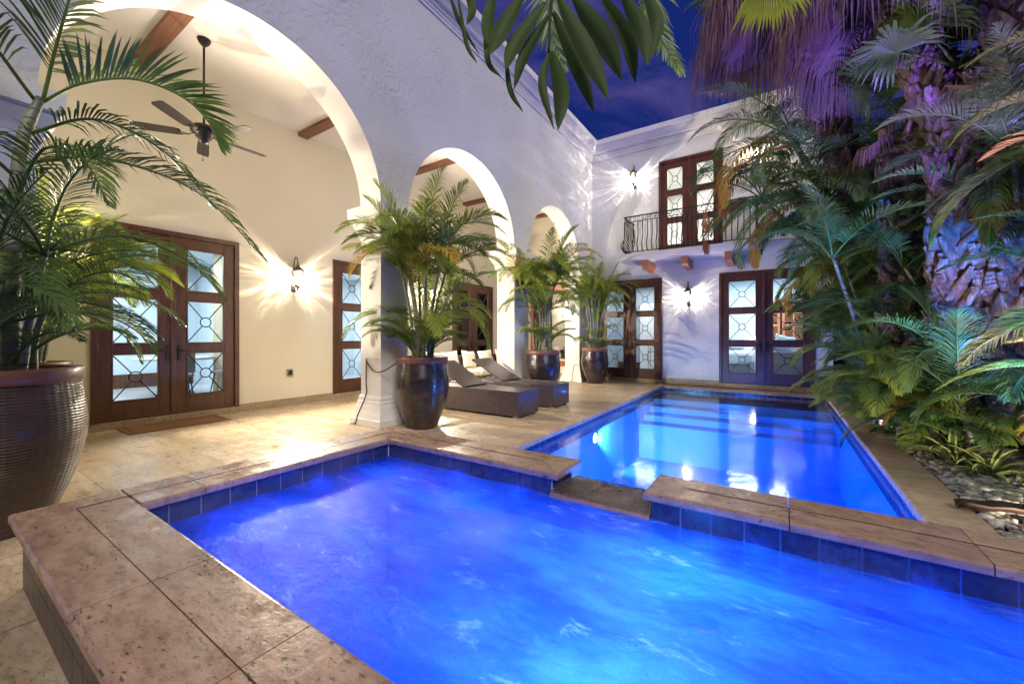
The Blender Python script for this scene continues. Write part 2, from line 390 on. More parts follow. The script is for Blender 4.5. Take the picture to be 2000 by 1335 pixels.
def mat_water_spa():
    m, nt, out = newmat('churning_spa_water')
    c = coords(nt)
    flow = coords(nt, (1.0, 2.2, 1), rot=(0,0,R(-28)))
    warp = noise_t(nt, c, 1.7, 3)
    cw = mixc(nt, flow, warp, .18)
    h1 = noise_t(nt, cw, 3.6, 7, .62, .25); h2 = noise_t(nt, cw, 19, 5, .65, .3)
    b = bump(nt, h1, .8, .06); b = bump(nt, h2, .7, .016, b)
    foam = ramp(nt, noise_t(nt, cw, 1.1, 7, .60, .6), [(.36,(.42,.42,.42)),(.56,(.66,.66,.66)),(.72,(.9,.9,.9))])
    wisps = ramp(nt, noise_t(nt, mixc(nt, flow, warp, .15), 3.8, 12, .74, .25), [(.57,(0,0,0)),(.74,(1,1,1))])
    tr = N(nt, 'ShaderNodeBsdfTransparent'); tr.inputs[0].default_value = (.08,.32,1.0,1)
    tl = N(nt, 'ShaderNodeBsdfTranslucent'); L(nt, mixc(nt, mixc(nt, (.03,.16,.70), (.13,.40,1.0), ramp(nt, noise_t(nt, cw, 2.2, 9, .66, .2), [(.40,(0,0,0)),(.60,(1,1,1))])), (.8,.9,1.0), wisps), tl.inputs[0]); L(nt, b, tl.inputs['Normal'])
    df = N(nt, 'ShaderNodeBsdfDiffuse'); L(nt, mixc(nt, (.006,.025,.12), (.55,.6,.8), wisps), df.inputs[0]); L(nt, b, df.inputs['Normal'])
    a = N(nt, 'ShaderNodeMixShader'); a.inputs[0].default_value = .3; L(nt, tl.outputs[0], a.inputs[1]); L(nt, df.outputs[0], a.inputs[2])
    mx = N(nt, 'ShaderNodeMixShader'); L(nt, foam, mx.inputs[0]); L(nt, tr.outputs[0], mx.inputs[1]); L(nt, a.outputs[0], mx.inputs[2])
    g = N(nt, 'ShaderNodeBsdfGlossy'); g.inputs['Roughness'].default_value = .12; L(nt, b, g.inputs['Normal'])
    fr = N(nt, 'ShaderNodeFresnel'); fr.inputs[0].default_value = 1.33; L(nt, b, fr.inputs['Normal'])
    m2 = N(nt, 'ShaderNodeMixShader'); L(nt, fr.outputs[0], m2.inputs[0]); L(nt, mx.outputs[0], m2.inputs[1]); L(nt, g.outputs[0], m2.inputs[2])
    L(nt, m2.outputs[0], out.inputs[0]); return m
M['water'] = mat_water_pool(); M['spawater'] = mat_water_spa()

# ------------------------------------------------------------------ dimensions
AX = -4.65; AI = -5.10        # arcade wall outer and inner faces
LW = -7.55                    # loggia wall face
BW = 11.40                    # back wall face
CZ = 5.11                     # loggia ceiling
TOP = 6.60                    # top of plain wall under the cornice
PX0, PX1, PY0, PY1 = -2.50, .86, 2.95, 10.80   # pool
SZ = .37                      # spa coping top
SX0, SX1, SY0, SY1 = -3.20, 1.42, .29, 2.71    # spa coping outer
IX0, IX1, IY0, IY1 = -2.82, 1.02, .70, 2.33    # spa coping inner

# ------------------------------------------------------------------ ground and deck
MB().add([(-60,-60,-2.3),(60,-60,-2.3),(60,60,-2.3),(-60,60,-2.3)], [(0,1,2,3)]).build('ground', M['mulch'], kind='structure')
dk = MB()
for x0,x1,y0,y1 in ((-7.6,PX0-.30,-6,11.5),(PX0-.30,6,-6,SY0+.045),(PX0-.30,PX0-.30+.001,SY0,SY0+.01)):
    dk.box(x0,x1,y0,y1,-.12,0)
dk.build('deck', M['deck'], kind='structure')
MB().box(1.18,9,SY0+.046,24,-.6,-.035).build('garden_soil', M['mulch'], kind='structure')
MB().box(1.02,9,BW+.31,24,-.6,-.030).build('side_path', M['mulch'], kind='structure')

# pool
pool = empty('swimming_pool', (0,0,0), label='rectangular swimming pool with travertine edge and steps along the far end', category='swimming pool')
pc = MB()
y = SY1+.02
while y < PY1+.32:
    y2 = min(y+1.22, PY1+.33)
    pc.rbox(PX0-.30, PX0+.025, y+.0015, y2-.0015, -.06, .004, .016, 0,1,0,0)
    pc.rbox(PX1-.025, 1.17, y+.0015, y2-.0015, -.06, .004, .016, 1,0,0,0)
    y = y2
x = PX0+.03
while x < PX1-.03:
    x2 = min(x+.9, PX1-.027); pc.rbox(x+.0015, x2-.0015, PY1-.025, PY1+.33, -.06, .004, .016, 0,0,1,0); x = x2
pc.build('coping', M['poolcope'], pool)
bs = MB()
# basin: walls and floor as thick slabs
bs.box(PX0-.2,PX0,PY0-.2,PY1+.2,-1.7,-.061); bs.box(PX1,PX1+.2,PY0-.2,PY1+.2,-1.7,-.061)
bs.box(PX0,PX1,PY1,PY1+.2,-1.7,-.061); bs.box(PX0,PX1,PY0-.2,PY0,-1.7,-.061)
bs.box(PX0,PX1,PY0,PY1,-1.7,-1.32)
bs.build('basin', M['plaster'], pool)
st = MB()
st.box(PX0,PX1,9.55,9.95,-1.32,-.335); st.box(PX0,PX1,9.15,9.55,-1.32,-.46); st.box(PX0,PX1,8.75,9.15,-1.32,-.60)
st.build('steps', M['plaster'], pool)
MB().box(PX0+.001,PX1-.001,9.95,PY1-.001,-1.32,-.215).build('tanning_shelf', M['plaster_s'], pool)
te = MB()
for yy in (9.95, 9.55, 9.15):
    zz = {9.95:-.213, 9.55:-.333, 9.15:-.458}[yy]; te.box(PX0+.002,PX1-.002,yy-.004,yy+.018,zz-.025,zz)
te.build('step_edge_tile', M['plaster_s'], pool)
tb = MB(); gb = MB()
def tilerow(tb, a, b, fixed, axis, z0, z1, w=.152, th=.008, sgn=1, g=.008):
    p = a
    while p < b-.02:
        q = min(p+w, b)
        if axis == 'y': tb.box(min(fixed, fixed+sgn*th), max(fixed, fixed+sgn*th), p+g/2, q-g/2, z0, z1)
        else: tb.box(p+g/2, q-g/2, min(fixed, fixed+sgn*th), max(fixed, fixed+sgn*th), z0, z1)
        p = q
tilerow(tb, PY0, PY1, PX0+.003, 'y', -.27, -.063); tilerow(tb, PY0, PY1, PX1-.003, 'y', -.27, -.063, sgn=-1)
tilerow(tb, PX0+.02, PX1-.02, PY1-.003, 'x', -.212, -.063, sgn=-1)
tb.build('waterline_tile', M['tile'], pool)
for x0,x1,y0,y1 in ((PX0+.0005,PX0+.003,PY0,PY1),(PX1-.003,PX1-.0005,PY0,PY1)): gb.box(x0,x1,y0,y1,-.27,-.063)
gb.build('grout', M['grout'], pool)
wm = MB(); nx, ny = 2, 2
wm.add([(PX0,PY0,-.085),(PX1,PY0,-.085),(PX1,PY1,-.085),(PX0,PY1,-.085)], [(0,1,2,3)]).build('pool_water', M['water'], kind='structure')
def pool_light(par, loc, axis, on):
    f = MB(); prof = [(.0,.0),(.085,.0),(.095,.012),(.085,.022)]
    f.lathe(prof, n=20, capb=False)
    o = f.build('pool_light', M['chrome'], par, loc)
    l = MB().lathe([(.078,.018),(.05,.03),(0.001,.034)], n=20, capb=False).build('lens', mat_emit('lit_pool_lens', (.6,.85,1), on), o)
    o.rotation_euler = {'x': (0, R(90), 0), '-x': (0, R(-90), 0), 'y': (R(-90),0,0), '-y': (R(90),0,0)}[axis]
    return o
pool_light(pool, (PX0+.002, 6.2, -.38), 'x', 26)

# ------------------------------------------------------------------ spa
spa = empty('raised_spa', (0,0,0), label='raised hot tub with travertine coping and a spillway into the pool', category='hot tub')
cp = MB()
T0, T1 = SZ-.05, SZ
def slab(x0,x1,y0,y1):
    e = 1e-4; g = .0022
    xa = abs(x0-SX0)<e or abs(x0-IX1)<e or abs(x0+.645)<e; xb = abs(x1-SX1)<e or abs(x1-IX0)<e and y0 < IY1-.01 and y0 > IY0-.01 or abs(x1+1.19)<e
    ya = abs(y0-SY0)<e or abs(y0-IY1)<e and x0 > IX0-.01; yb = abs(y1-SY1)<e or abs(y1-IY0)<e
    g = .0022; cp.rbox(x0+(0 if xa else g),x1-(0 if xb else g),y0+(0 if ya else g),y1-(0 if yb else g),T0,T1+.0012*math.sin(x0*37+y0*53),.017,xa,xb,ya,yb)
# side nearest the planter (runs along x)
xs = [SX0, -2.56, -1.885, -1.194, -.50, .19, .88, SX1]
for i in range(len(xs)-1): slab(xs[i], xs[i+1], SY0, IY0)
ys = [IY0, .99, 1.649, IY1]
for i in range(len(ys)-1):
    slab(SX0, IX0, ys[i], ys[i+1]); 
for i in range(3): slab(IX1, SX1, IY0+i*.543, IY0+(i+1)*.543)
slab(SX0, IX0, IY1, SY1)
for a,b in ((IX0,-2.506),(-2.506,-1.875),(-1.875,-1.19)): slab(a,b,IY1,SY1)
for a,b in ((-.645,.045),(.045,.70),(.70,SX1)): slab(a,b,IY1,SY1)
cp.build('coping', M['coping'], spa)
jt = MB()   # thin centre joints scribed in the coping, pale fill standing 1 mm proud
cxm, cym0, cym1 = (SX0+IX0)/2, (SY0+IY0)/2, (IY1+SY1)/2
for x0,x1,y0,y1 in ((cxm,SX1-.2,cym0-.0015,cym0+.0015),(cxm-.0015,cxm+.0015,cym0+.002,cym1-.002),(cxm,-1.40,cym1-.0015,cym1+.0015),(-.44,SX1-.2,cym1-.0015,cym1+.0015)):
    jt.box(x0,x1,y0,y1,SZ-.01,SZ+.0022)
def dline(x0,y0,x1,y1):
    d = V(x1-x0,y1-y0,0).normalized(); n_ = V(-d.y,d.x,0)*.0013; a, b_ = V(x0,y0,SZ+.0022), V(x1,y1,SZ+.0022)
    jt.add([a-n_,b_-n_,b_+n_,a+n_],[(0,1,2,3)])
dline(SX0+.02,SY0+.02,cxm,cym0); dline(cxm,cym0,IX0,IY0); dline(SX0+.02,SY1-.02,cxm,cym1); dline(cxm,cym1,IX0,IY1)
dline(-1.40,cym1,-1.205,SY1-.01); dline(-1.40,cym1,-1.205,IY1+.01); dline(-.44,cym1,-.632,SY1-.01); dline(-.44,cym1,-.632,IY1+.01)
jt.build('joint_lines', M['mat_b'], spa)
bd = MB()
O = .05
# spa shell walls (tile backing)
WZ = T0-.001
bd.box(SX0+O,IX0-.03,SY0+O,SY1-O,-.1,WZ); bd.box(IX1+.03,SX1-O,SY0+O,SY1-O,-.1,WZ)
bd.box(IX0-.03,IX1+.03,SY0+O,IY0-.03,-1.0,WZ)
bd.box(IX0-.03,-1.245,IY1+.03,SY1-O,-1.0,WZ); bd.box(-.60,IX1+.03,IY1+.03,SY1-O,-1.0,WZ)
bd.box(-1.245,-.60,IY1+.03,SY1-O,-1.0,.205)
bd.box(IX0-.03,IX1+.03,IY0-.03,IY1+.03,-.95,-.85)
bd.box(IX0-.04,IX0-.03,IY0,IY1,-1.0,-.05); bd.box(IX1+.03,IX1+.04,IY0,IY1,-1.0,-.05)
bd.build('shell', M['grout'], spa)
tt = MB()
tilerow(tt, IX0-.03, -1.245, IY1+.03, 'x', .02, WZ-.002, sgn=-1); tilerow(tt, -.60, IX1+.03, IY1+.03, 'x', .02, WZ-.002, sgn=-1)
tilerow(tt, -1.245, -.60, IY1+.03, 'x', .02, .203, sgn=-1)
tilerow(tt, IX0-.03, IX1+.03, IY0-.03, 'x', .02, WZ-.002, sgn=1)
tilerow(tt, IY0-.03, IY1+.02, IX0-.03, 'y', .02, WZ-.002, sgn=1); tilerow(tt, IY0-.03, IY1+.02, IX1+.03, 'y', .02, WZ-.002, sgn=-1)
tilerow(tt, IY1+.04, SY1-O, -1.245, 'y', .255, WZ-.002, sgn=1); tilerow(tt, IY1+.04, SY1-O, -.60, 'y', .255, WZ-.002, sgn=-1)
tt.build('inner_tile', M['tile'], spa)
ot = MB()
for (z0, z1) in ((-.1, .135), (.139, .245), (.249, WZ-.002)):
    tilerow(ot, SX0+O, SX1-O, SY0+O, 'x', z0, z1, w=.152, sgn=-1, g=.004)
    tilerow(ot, SY0+O, SY1-O, SX0+O, 'y', z0, z1, w=.152, sgn=-1, g=.004)
    tilerow(ot, SX0+O, SX1-O, SY1-O, 'x', z0, z1, w=.152, sgn=1, g=.004) if z1 < .2 else None
ot.build('outer_tile', M['tile_out'], spa)
# spillway lip with a rough front edge
sp = MB(); n = 26
vs = []; fs = []
for i in range(n+1):
    x = -1.237 + (.63)*i/n
    e = SY1-.015+.018*noise.noise(V(x*16,0,3)); e0 = IY1-.012+.006*noise.noise(V(x*20,5,0))
    for (yy, zz) in ((e0,.21),(e0-.002,.245),(e0+.02,.252),(e-.03,.246),(e,.236),(e+.004,.206)): vs.append((x,yy,zz+.003*noise.noise(V(x*30,yy*30,0))))
for i in range(n):
    for k in range(5): fs.append((i*6+k,i*6+k+1,i*6+k+7,i*6+k+6)[::-1])
sp.add(vs, fs, True); sp.build('spillway_lip', M['coping'], spa)
def mat_sheet():
    m, nt, out = newmat('thin_falling_water')
    c = coords(nt, (30, 5, 8)); b = bump(nt, noise_t(nt, c, 1, 5, .6, .5), 1.0, .02)
    t = N(nt, 'ShaderNodeBsdfTransparent'); g = N(nt, 'ShaderNodeBsdfGlossy'); g.inputs['Roughness'].default_value = .08; L(nt, b, g.inputs['Normal'])
    fr = N(nt, 'ShaderNodeFresnel'); fr.inputs[0].default_value = 1.4; L(nt, b, fr.inputs['Normal'])
    mx = N(nt, 'ShaderNodeMixShader'); L(nt, fr.outputs[0], mx.inputs[0]); L(nt, t.outputs[0], mx.inputs[1]); L(nt, g.outputs[0], mx.inputs[2])
    L(nt, mx.outputs[0], out.inputs[0]); return m
vs = []; fs = []; cols = [(IY1-.02,.2575),(IY1+.06,.260),(IY1+.2,.258),(SY1-.03,.254),(SY1+.002,.246),(SY1+.012,.22),(SY1+.018,.05),(SY1+.02,-.085)]
for i in range(41):
    x = -1.236+.628*i/40
    for k,(yy,zz) in enumerate(cols): vs.append((x, yy+.004*noise.noise(V(x*25,k,1)), zz+.004*noise.noise(V(x*14,yy*14,7))))
m8 = len(cols)
for i in range(40):
    for k in range(m8-1): fs.append((i*m8+k,i*m8+m8+k,i*m8+m8+k+1,i*m8+k+1))
MB().add(vs, fs, True).build('spill_water', mat_sheet(), kind='structure')
# spa water: displaced grid
vs = []; fs = []; nx, ny = 130, 60
for j in range(ny+1):
    for i in range(nx+1):
        x = IX0-.029+(IX1-IX0+.058)*i/nx; y = IY0-.029+(IY1-IY0+.058)*j/ny
        h = .012*noise.fractal(V(x*2.6,y*3.6,1.3), 1.0, 2.0, 4)
        d = math.hypot(x+.45, y-1.25); h += .016*math.exp(-(d/.38)**2)*(1+noise.noise(V(x*9,y*9,0)))
        vs.append((x, y, .215+h))
for j in range(ny):
    for i in range(nx): fs.append((j*(nx+1)+i, j*(nx+1)+i+1, (j+1)*(nx+1)+i+1, (j+1)*(nx+1)+i))
MB().add(vs, fs, True).build('spa_water', M['spawater'], kind='structure')

# ------------------------------------------------------------------ house
house = empty('house', (0,0,0), label='white stucco house with an arched loggia on the left and a two storey back wing', category='house')
arches = [(.56, 3.70, 3.10), (4.20, 7.13, 3.10), (7.72, 10.47, 3.14)]
aw = MB(); si = MB()
def wallquad(b, y0, z0, y1, z1, za, zb, x, flip):
    vs = [(x,y0,z0),(x,y1,z1),(x,y1,zb),(x,y0,za)]
    b.add(vs, [(0,1,2,3)] if not flip else [(3,2,1,0)])
NS = 72
segs = []
prev = -1.6
for (a, b, zs) in arches:
    segs.append(('w', prev, a)); segs.append(('a', a, b, zs)); prev = b
segs.append(('w', prev, BW))
for s_ in segs:
    if s_[0] == 'w':
        for x, fl in ((AX, False), (AI, True)): wallquad(aw, s_[1], 3.14, s_[2], 3.14, TOP+.25, TOP+.25, x, fl)
        # wall above piers only; piers are built on their own
    else:
        _, a, b, zs = s_; c = (a+b)/2; r = (b-a)/2
        pts = [(c-r*math.cos(PI*k/NS), zs+r*math.sin(PI*k/NS)) for k in range(NS+1)]
        for k in range(NS):
            (y0,z0),(y1,z1) = pts[k], pts[k+1]
            for x, fl in ((AX, False), (AI, True)): wallquad(aw, y0, z0, y1, z1, TOP+.25, TOP+.25, x, fl)
            si.add([(AX,y0,z0),(AI,y0,z0),(AI,y1,z1),(AX,y1,z1)], [(0,1,2,3)], True)
        si.build('arch_soffit', M['trim'], house); si = MB()
aw.box(AI, AX, -1.6, BW, TOP+.25, TOP+.3)
aw.build('arcade_wall', M['stucco'], house)
def rect_path(x0,x1,y0,y1):
    return [((x0,y0),(-1,-1)),((x1,y0),(1,-1)),((x1,y1),(1,1)),((x0,y1),(-1,1))]
piers = [(-1.6,.56),(3.70,4.20),(7.13,7.72),(10.47,BW)]
capp = [(0,2.66),(.012,2.665),(.012,2.70),(.03,2.715),(.03,2.75),(.045,2.80),(.075,2.86),(.095,2.90),(.10,2.925),(.125,2.94),(.13,3.06),(.13,3.10),(-.2,3.102)]
basp = [(0,.42),(.012,.415),(.022,.385),(.022,.345),(.035,.33),(.035,.305),(.05,.26),(.062,.20),(.085,.12),(.09,.10),(.10,.09),(.10,0)]
for i,(a,b) in enumerate(piers):
    p = MB(); p.box(AI+.004, AX-.004, a+.004, b-.004, .0, 3.145)
    pl = p.build('pillar', M['trim'], house)
    q = MB(); q.sweep(capp, rect_path(AI,AX,a,b), True); q.build('capital', M['trim'], pl)
    q = MB(); q.sweep(basp, rect_path(AI,AX,a,b), True); q.build('plinth', M['trim'], pl)
# wall pieces with door openings --------------------------------------
def wall_with_holes(b, fixed, axis, a0, a1, z0, z1, holes, depth, sgn):
    """slab wall with rectangular holes; fixed = visible face; solid runs from fixed to fixed+sgn*depth"""
    xs_ = sorted({a0, a1, *[h[0] for h in holes], *[h[1] for h in holes]})
    zs_ = sorted({z0, z1, *[h[2] for h in holes], *[h[3] for h in holes]})
    lo, hi = min(fixed, fixed+sgn*depth), max(fixed, fixed+sgn*depth)
    for i in range(len(xs_)-1):
        # merge vertically
        run = None
        for j in range(len(zs_)-1):
            cx, cz = (xs_[i]+xs_[i+1])/2, (zs_[j]+zs_[j+1])/2
            solid = not any(h[0] < cx < h[1] and h[2] < cz < h[3] for h in holes)
            if solid and run is None: run = zs_[j]
            if (not solid or j == len(zs_)-2) and run is not None:
                top = zs_[j+1] if solid else zs_[j]
                if axis == 'y': b.box(lo, hi, xs_[i], xs_[i+1], run, top)
                else: b.box(xs_[i], xs_[i+1], lo, hi, run, top)
                run = None
DA = (1.36, 3.11); DB = (4.82, 6.57); DC = (8.42, 10.30)
lw = MB()
wall_with_holes(lw, LW, 'y', -1.6, BW, 0, CZ+.3, [(a,b,.10,2.83) for a,b in (DA,DB,DC)], .22, -1)
lw.build('loggia_wall', M['stucco_in'], house)
DD = (-4.42, -2.63); DE = (-1.25, .69); DU = (-2.72, -1.16)
bw = MB()
wall_with_holes(bw, BW, 'x', AX, 1.02, 0, TOP+.3, [(DD[0],DD[1],.10,2.87),(DE[0],DE[1],.10,2.87),(DU[0],DU[1],3.46,6.02)], .24, 1)
bw.build('back_wall', M['stucco'], house)
MB().box(.80,1.02,BW+.24,BW+7,0,TOP+.3).build('side_wall', M['stucco'], house)
MB().box(LW, AI, BW, BW+.2, 0, CZ+.3).build('loggia_end_wall', M['stucco_in'], house)
MB().box(LW, AI, -1.8, -1.6, 0, CZ+.3).build('loggia_near_wall', M['stucco_in'], house)
cl = MB().box(LW, AI, -1.6, BW, CZ, CZ+.15).build('loggia_ceiling', M['ceiling'], house)
for yb in (-.55, 1.82, 4.20, 6.56, 8.95, 11.1):
    MB().box(LW+.003, AI-.003, yb-.09, yb+.09, CZ-.07, CZ-.001).build('ceiling_beam', M['beam'], cl)
# baseboards
bb = MB()
def board(a, b, fixed, axis, sgn, h=.13, th=.022):
    p = a; 
    while p < b-.01:
        q = min(p+.9, b)
        lo, hi = min(fixed, fixed+sgn*th), max(fixed, fixed+sgn*th)
        if axis == 'y': bb.cbox(lo, hi, p+.001, q-.001, .0, h, .004)
        else: bb.cbox(p+.001, q-.001, lo, hi, .0, h, .004)
        p = q
edges = [-1.6, DA[0], DA[1], DB[0], DB[1], DC[0], DC[1], BW-.01]
for i in range(0, 8, 2): board(edges[i], edges[i+1], LW, 'y', 1)
for a,b in (DA,DB,DC): board(a, b, LW, 'y', 1, .096)
bb.build('baseboard', M['base'], house); bb = MB()
for a,b,h in ((AX+.1,DD[0],.16),(DD[0],DD[1],.098),(DD[1],DE[0],.16),(DE[0],DE[1],.098),(DE[1],1.02,.16)): board(a,b,BW,'x',-1,h)
bb.build('baseboard', M['base'], house); bb = MB()
board(LW+.03, AI-.1, BW, 'x', -1)
bb.build('baseboard', M['base'], house)
# cornice round the courtyard
cor = [(0,6.47),(.02,6.475),(.02,6.52),(.035,6.53),(.035,6.56),(.06,6.585),(.07,6.63),(.07,6.66),(.12,6.665),(.14,6.72),(.19,6.78),(.22,6.82),(.225,6.84),(.255,6.845),(.255,6.97),(-.25,6.972)]
cm = MB(); cm.sweep(cor, [((AX,-1.6),(1,0)),((AX,BW),(1,-1)),((1.02,BW),(0,-1))])
cm.build('cornice', M['trim'], house)
cm = MB(); cm.sweep([(-.2,6.973),(.21,6.974),(.21,6.985),(-.2,6.986)], [((AX,-1.6),(1,0)),((AX,BW),(1,-1)),((1.02,BW),(0,-1))]); cm.build('roof_flashing', M['iron'], house)

# ------------------------------------------------------------------ french doors
def french_door(loc, rz, w, z0, z1, label, light=True):
    """local x along the wall, -y outwards"""
    h = z1-z0; J = .065; T = .09
    f = MB()
    f.cbox(-w/2, -w/2+J, -.03, T, 0, h, .004); f.cbox(w/2-J, w/2, -.03, T, 0, h, .004); f.cbox(-w/2+J, w/2-J, -.03, T, h-J, h, .004)
    f.cbox(-w/2+J, w/2-J, -.01, T, 0, .035, .004)
    fr = f.build('french_door', M['door'], house, loc, rz, label=label)
    ih = h-J-.035
    for s in (-1, 1):
        lw_ = w/2-J-.002
        x0, x1 = (-(w/2-J)+.001, -.003) if s < 0 else (.003, w/2-J-.001)
        st_ = .145; rows = 3; bot = .225; top = .155; mid = .13
        ph = (ih-bot-top-2*mid)/3
        b = MB(); y0, y1 = .005, .055
        ox0, ox1 = (x0+st_-.01, x1-st_-.012) if s < 0 else (x0+st_+.012, x1-st_+.01)
        zb = .036
        b.cbox(x0, ox0, y0, y1, zb, zb+ih-.003, .003); b.cbox(ox1, x1, y0, y1, zb, zb+ih-.003, .003)
        zc = zb; rails = [(zb, zb+bot)]
        pz = []
        cur = zb+bot
        for k in range(3):
            pz.append((cur, cur+ph)); cur += ph
            if k < 2: rails.append((cur, cur+mid)); cur += mid
        rails.append((cur, zb+ih-.003))
        for a_, b_ in rails: b.cbox(ox0+.0005, ox1-.0005, y0+.001, y1-.001, a_, b_, .003)
        # raised moulding round each pane
        for a_, b_ in pz:
            mo = .022
            for (q0,q1,r0,r1) in ((ox0,ox0+mo,a_,b_),(ox1-mo,ox1,a_,b_),(ox0+mo,ox1-mo,a_,a_+mo),(ox0+mo,ox1-mo,b_-mo,b_)):
                b.cbox(q0+.0004,q1-.0004,y0-.012,y0+.03,r0+.0004,r1-.0004,.006)
        b.build('door_leaf', M['door'], fr)
        for a_, b_ in pz:
            g = MB(); g.box(ox0+.02, ox1-.02, .028, .032, a_+.02, b_-.02); g.build('glass_pane', M['glass'], fr)
            g = MB(); cx, cz = (ox0+ox1)/2, (a_+b_)/2; hw, hh = (ox1-ox0)/2-.022, (b_-a_)/2-.022; rr = .072
            for sx in (-1,1):
                for sz in (-1,1):
                    d = V(sx*hw, 0, sz*hh).normalized()
                    g.tube([V(cx,.022,cz)+d*rr, V(cx+sx*hw,.022,cz+sz*hh)], .0075, 6)
            g.tube([V(cx+rr*math.cos(2*PI*k/24), .022, cz+rr*math.sin(2*PI*k/24)) for k in range(25)], .008, 6, cap=False)
            g.build('iron_grille', M['iron'], fr)
        hx = (ox1+x1)/2+.01 if s < 0 else (ox0+x0)/2-.01
        hz = pz[0][1]+.03
        g = MB(); g.cbox(hx-.022, hx+.022, -.006, .006, hz-.15, hz+.08, .005)
        g.tube([V(hx,-.006,hz), V(hx,-.05,hz), V(hx+s*.03,-.055,hz-.003), V(hx+s*.08,-.05,hz+.006), V(hx+s*.115,-.05,hz-.006)], [.012,.011,.010,.009,.007], 8)
        g.build('door_handle', M['iron'], fr)
        for hzz in (.25, .95, 1.6, 2.35):
            if hzz < h-.15:
                hxx = x0+.004 if s < 0 else x1-.004
                MB().tube([V(hxx,-.002,hzz),V(hxx,-.002,hzz+.11)], .009, 8).build('hinge', M['bronze'], fr)
    MB().cbox(-.03, .03, -.018, .004, .036, .036+ih, .004).build('astragal', M['door'], fr)
    return fr
dz = .10
french_door((LW, sum(DA)/2, dz), R(90), DA[1]-DA[0], dz, 2.83, 'french doors nearest the camera behind the left potted palm')
french_door((LW, sum(DB)/2, dz), R(90), DB[1]-DB[0], dz, 2.83, 'french doors half hidden behind the first pillar')
french_door((LW, sum(DC)/2, dz), R(90), DC[1]-DC[0], dz, 2.83, 'french doors behind the wicker sofa')
french_door((sum(DD)/2, BW, dz), 0, DD[1]-DD[0], dz, 2.87, 'french doors beside the farthest potted palm')
french_door((sum(DE)/2, BW, dz), 0, DE[1]-DE[0], dz, 2.87, 'french doors into the lit bedroom')
french_door((sum(DU)/2, BW, 3.46), 0, DU[1]-DU[0], 3.46, 6.02, 'french doors opening on the balcony')

# ------------------------------------------------------------------ balcony
bs_ = MB()
BX0, BX1, BY = -3.50, -.30, 10.42
bs_.cbox(BX0, BX1, BY, BW-.001, 3.245, 3.36, .008)
bs_.cbox(BX0+.03, BX1-.03, BY+.03, BW-.001, 3.361, 3.43, .006)
bal = bs_.build('balcony', M['stucco'], house)
for xc in (-2.87, -1.93, -.97):
    c_ = MB(); y0 = BY+.14
    vs = []; 
    prof = [(y0,3.244),(y0,3.10),(y0+.03,3.06),(y0+.09,3.03),(y0+.16,3.02),(BW-.001,3.02),(BW-.001,3.244)]
    for xx in (xc-.075, xc+.075): vs += [(xx,a,b) for a,b in prof]
    n = len(prof); fs = [tuple(range(n))[::-1], tuple(range(n,2*n))]
    for i in range(n): j=(i+1)%n; fs.append((i,j,n+j,n+i))
    c_.add(vs, fs); c_.build('corbel', M['beam_y'], bal)
rl = MB(); RZ0, RZ1 = 3.47, 4.40
def rail_run(p, q, out, end=True):
    p = V(*p); q = V(*q); d = (q-p); Ln = d.length; d.normalize(); out = V(*out)
    def bar(z, w, hgt): 
        a = p+V(0,0,z); b = q+V(0,0,z)
        n_ = out*w
        vs = [a-n_, b-n_, b+n_, a+n_]; vs += [v_+V(0,0,hgt) for v_ in vs]
        rl.add(vs, [(0,3,2,1),(4,5,6,7),(0,1,5,4),(1,2,6,5),(2,3,7,6),(3,0,4,7)])
    bar(RZ1-.012, .022, .022); bar(RZ1-.145, .009, .014); bar(RZ0, .012, .018)
    k = max(2, round(Ln/.118)); 
    for i in range(k+1):
        b = p+d*(Ln*i/k)
        pts = []
        for t in [j/12 for j in range(13)]:
            z = RZ0+.01+(RZ1-.145-RZ0)*t
            blg = .095*math.exp(-((t-.22)/.17)**2) - .012*math.exp(-((t-.6)/.2)**2)
            pts.append(b+out*blg+V(0,0,z))
        rl.tube(pts, .0125, 6)
    # scroll band
    zc = RZ1-.073; k2 = max(2, round(Ln/.105))
    for i in range(k2):
        cc = p+d*(Ln*(i+.5)/k2)+V(0,0,zc)
        if i % 3 == 1:
            rl.tube([cc+d*(.04)+V(0,0,.055), cc-d*.04-V(0,0,.055)], .005, 5); rl.tube([cc-d*(.04)+V(0,0,.055), cc+d*.04-V(0,0,.055)], .005, 5)
            rl.tube([cc+d*(.018*math.cos(2*PI*a/10))+V(0,0,.018*math.sin(2*PI*a/10)) for a in range(11)], .006, 5, cap=False)
        else:
            sg = 1 if i % 3 == 0 else -1
            pts = []
            for a in range(15):
                ph_ = -PI*.75 + a/14*PI*1.5; rr = .048
                pts.append(cc+d*(sg*(rr*math.cos(ph_)-.008))+V(0,0,rr*math.sin(ph_)))
            rl.tube(pts, .005, 5)
            rl.tube([cc+d*(sg*(.020*math.cos(2*PI*a/10)-.02))+V(0,0,.020*math.sin(2*PI*a/10)) for a in range(11)], .005, 5, cap=False)
by = BY+.09
rail_run((BX0+.11,by,0),(BX1-.11,by,0),(0,-1,0)); rail_run((BX0+.11,by+.01,0),(BX0+.11,BW-.03,0),(-1,0,0)); rail_run((BX1-.11,by+.01,0),(BX1-.11,BW-.03,0),(1,0,0))
rl.build('railing', M['iron'], bal)

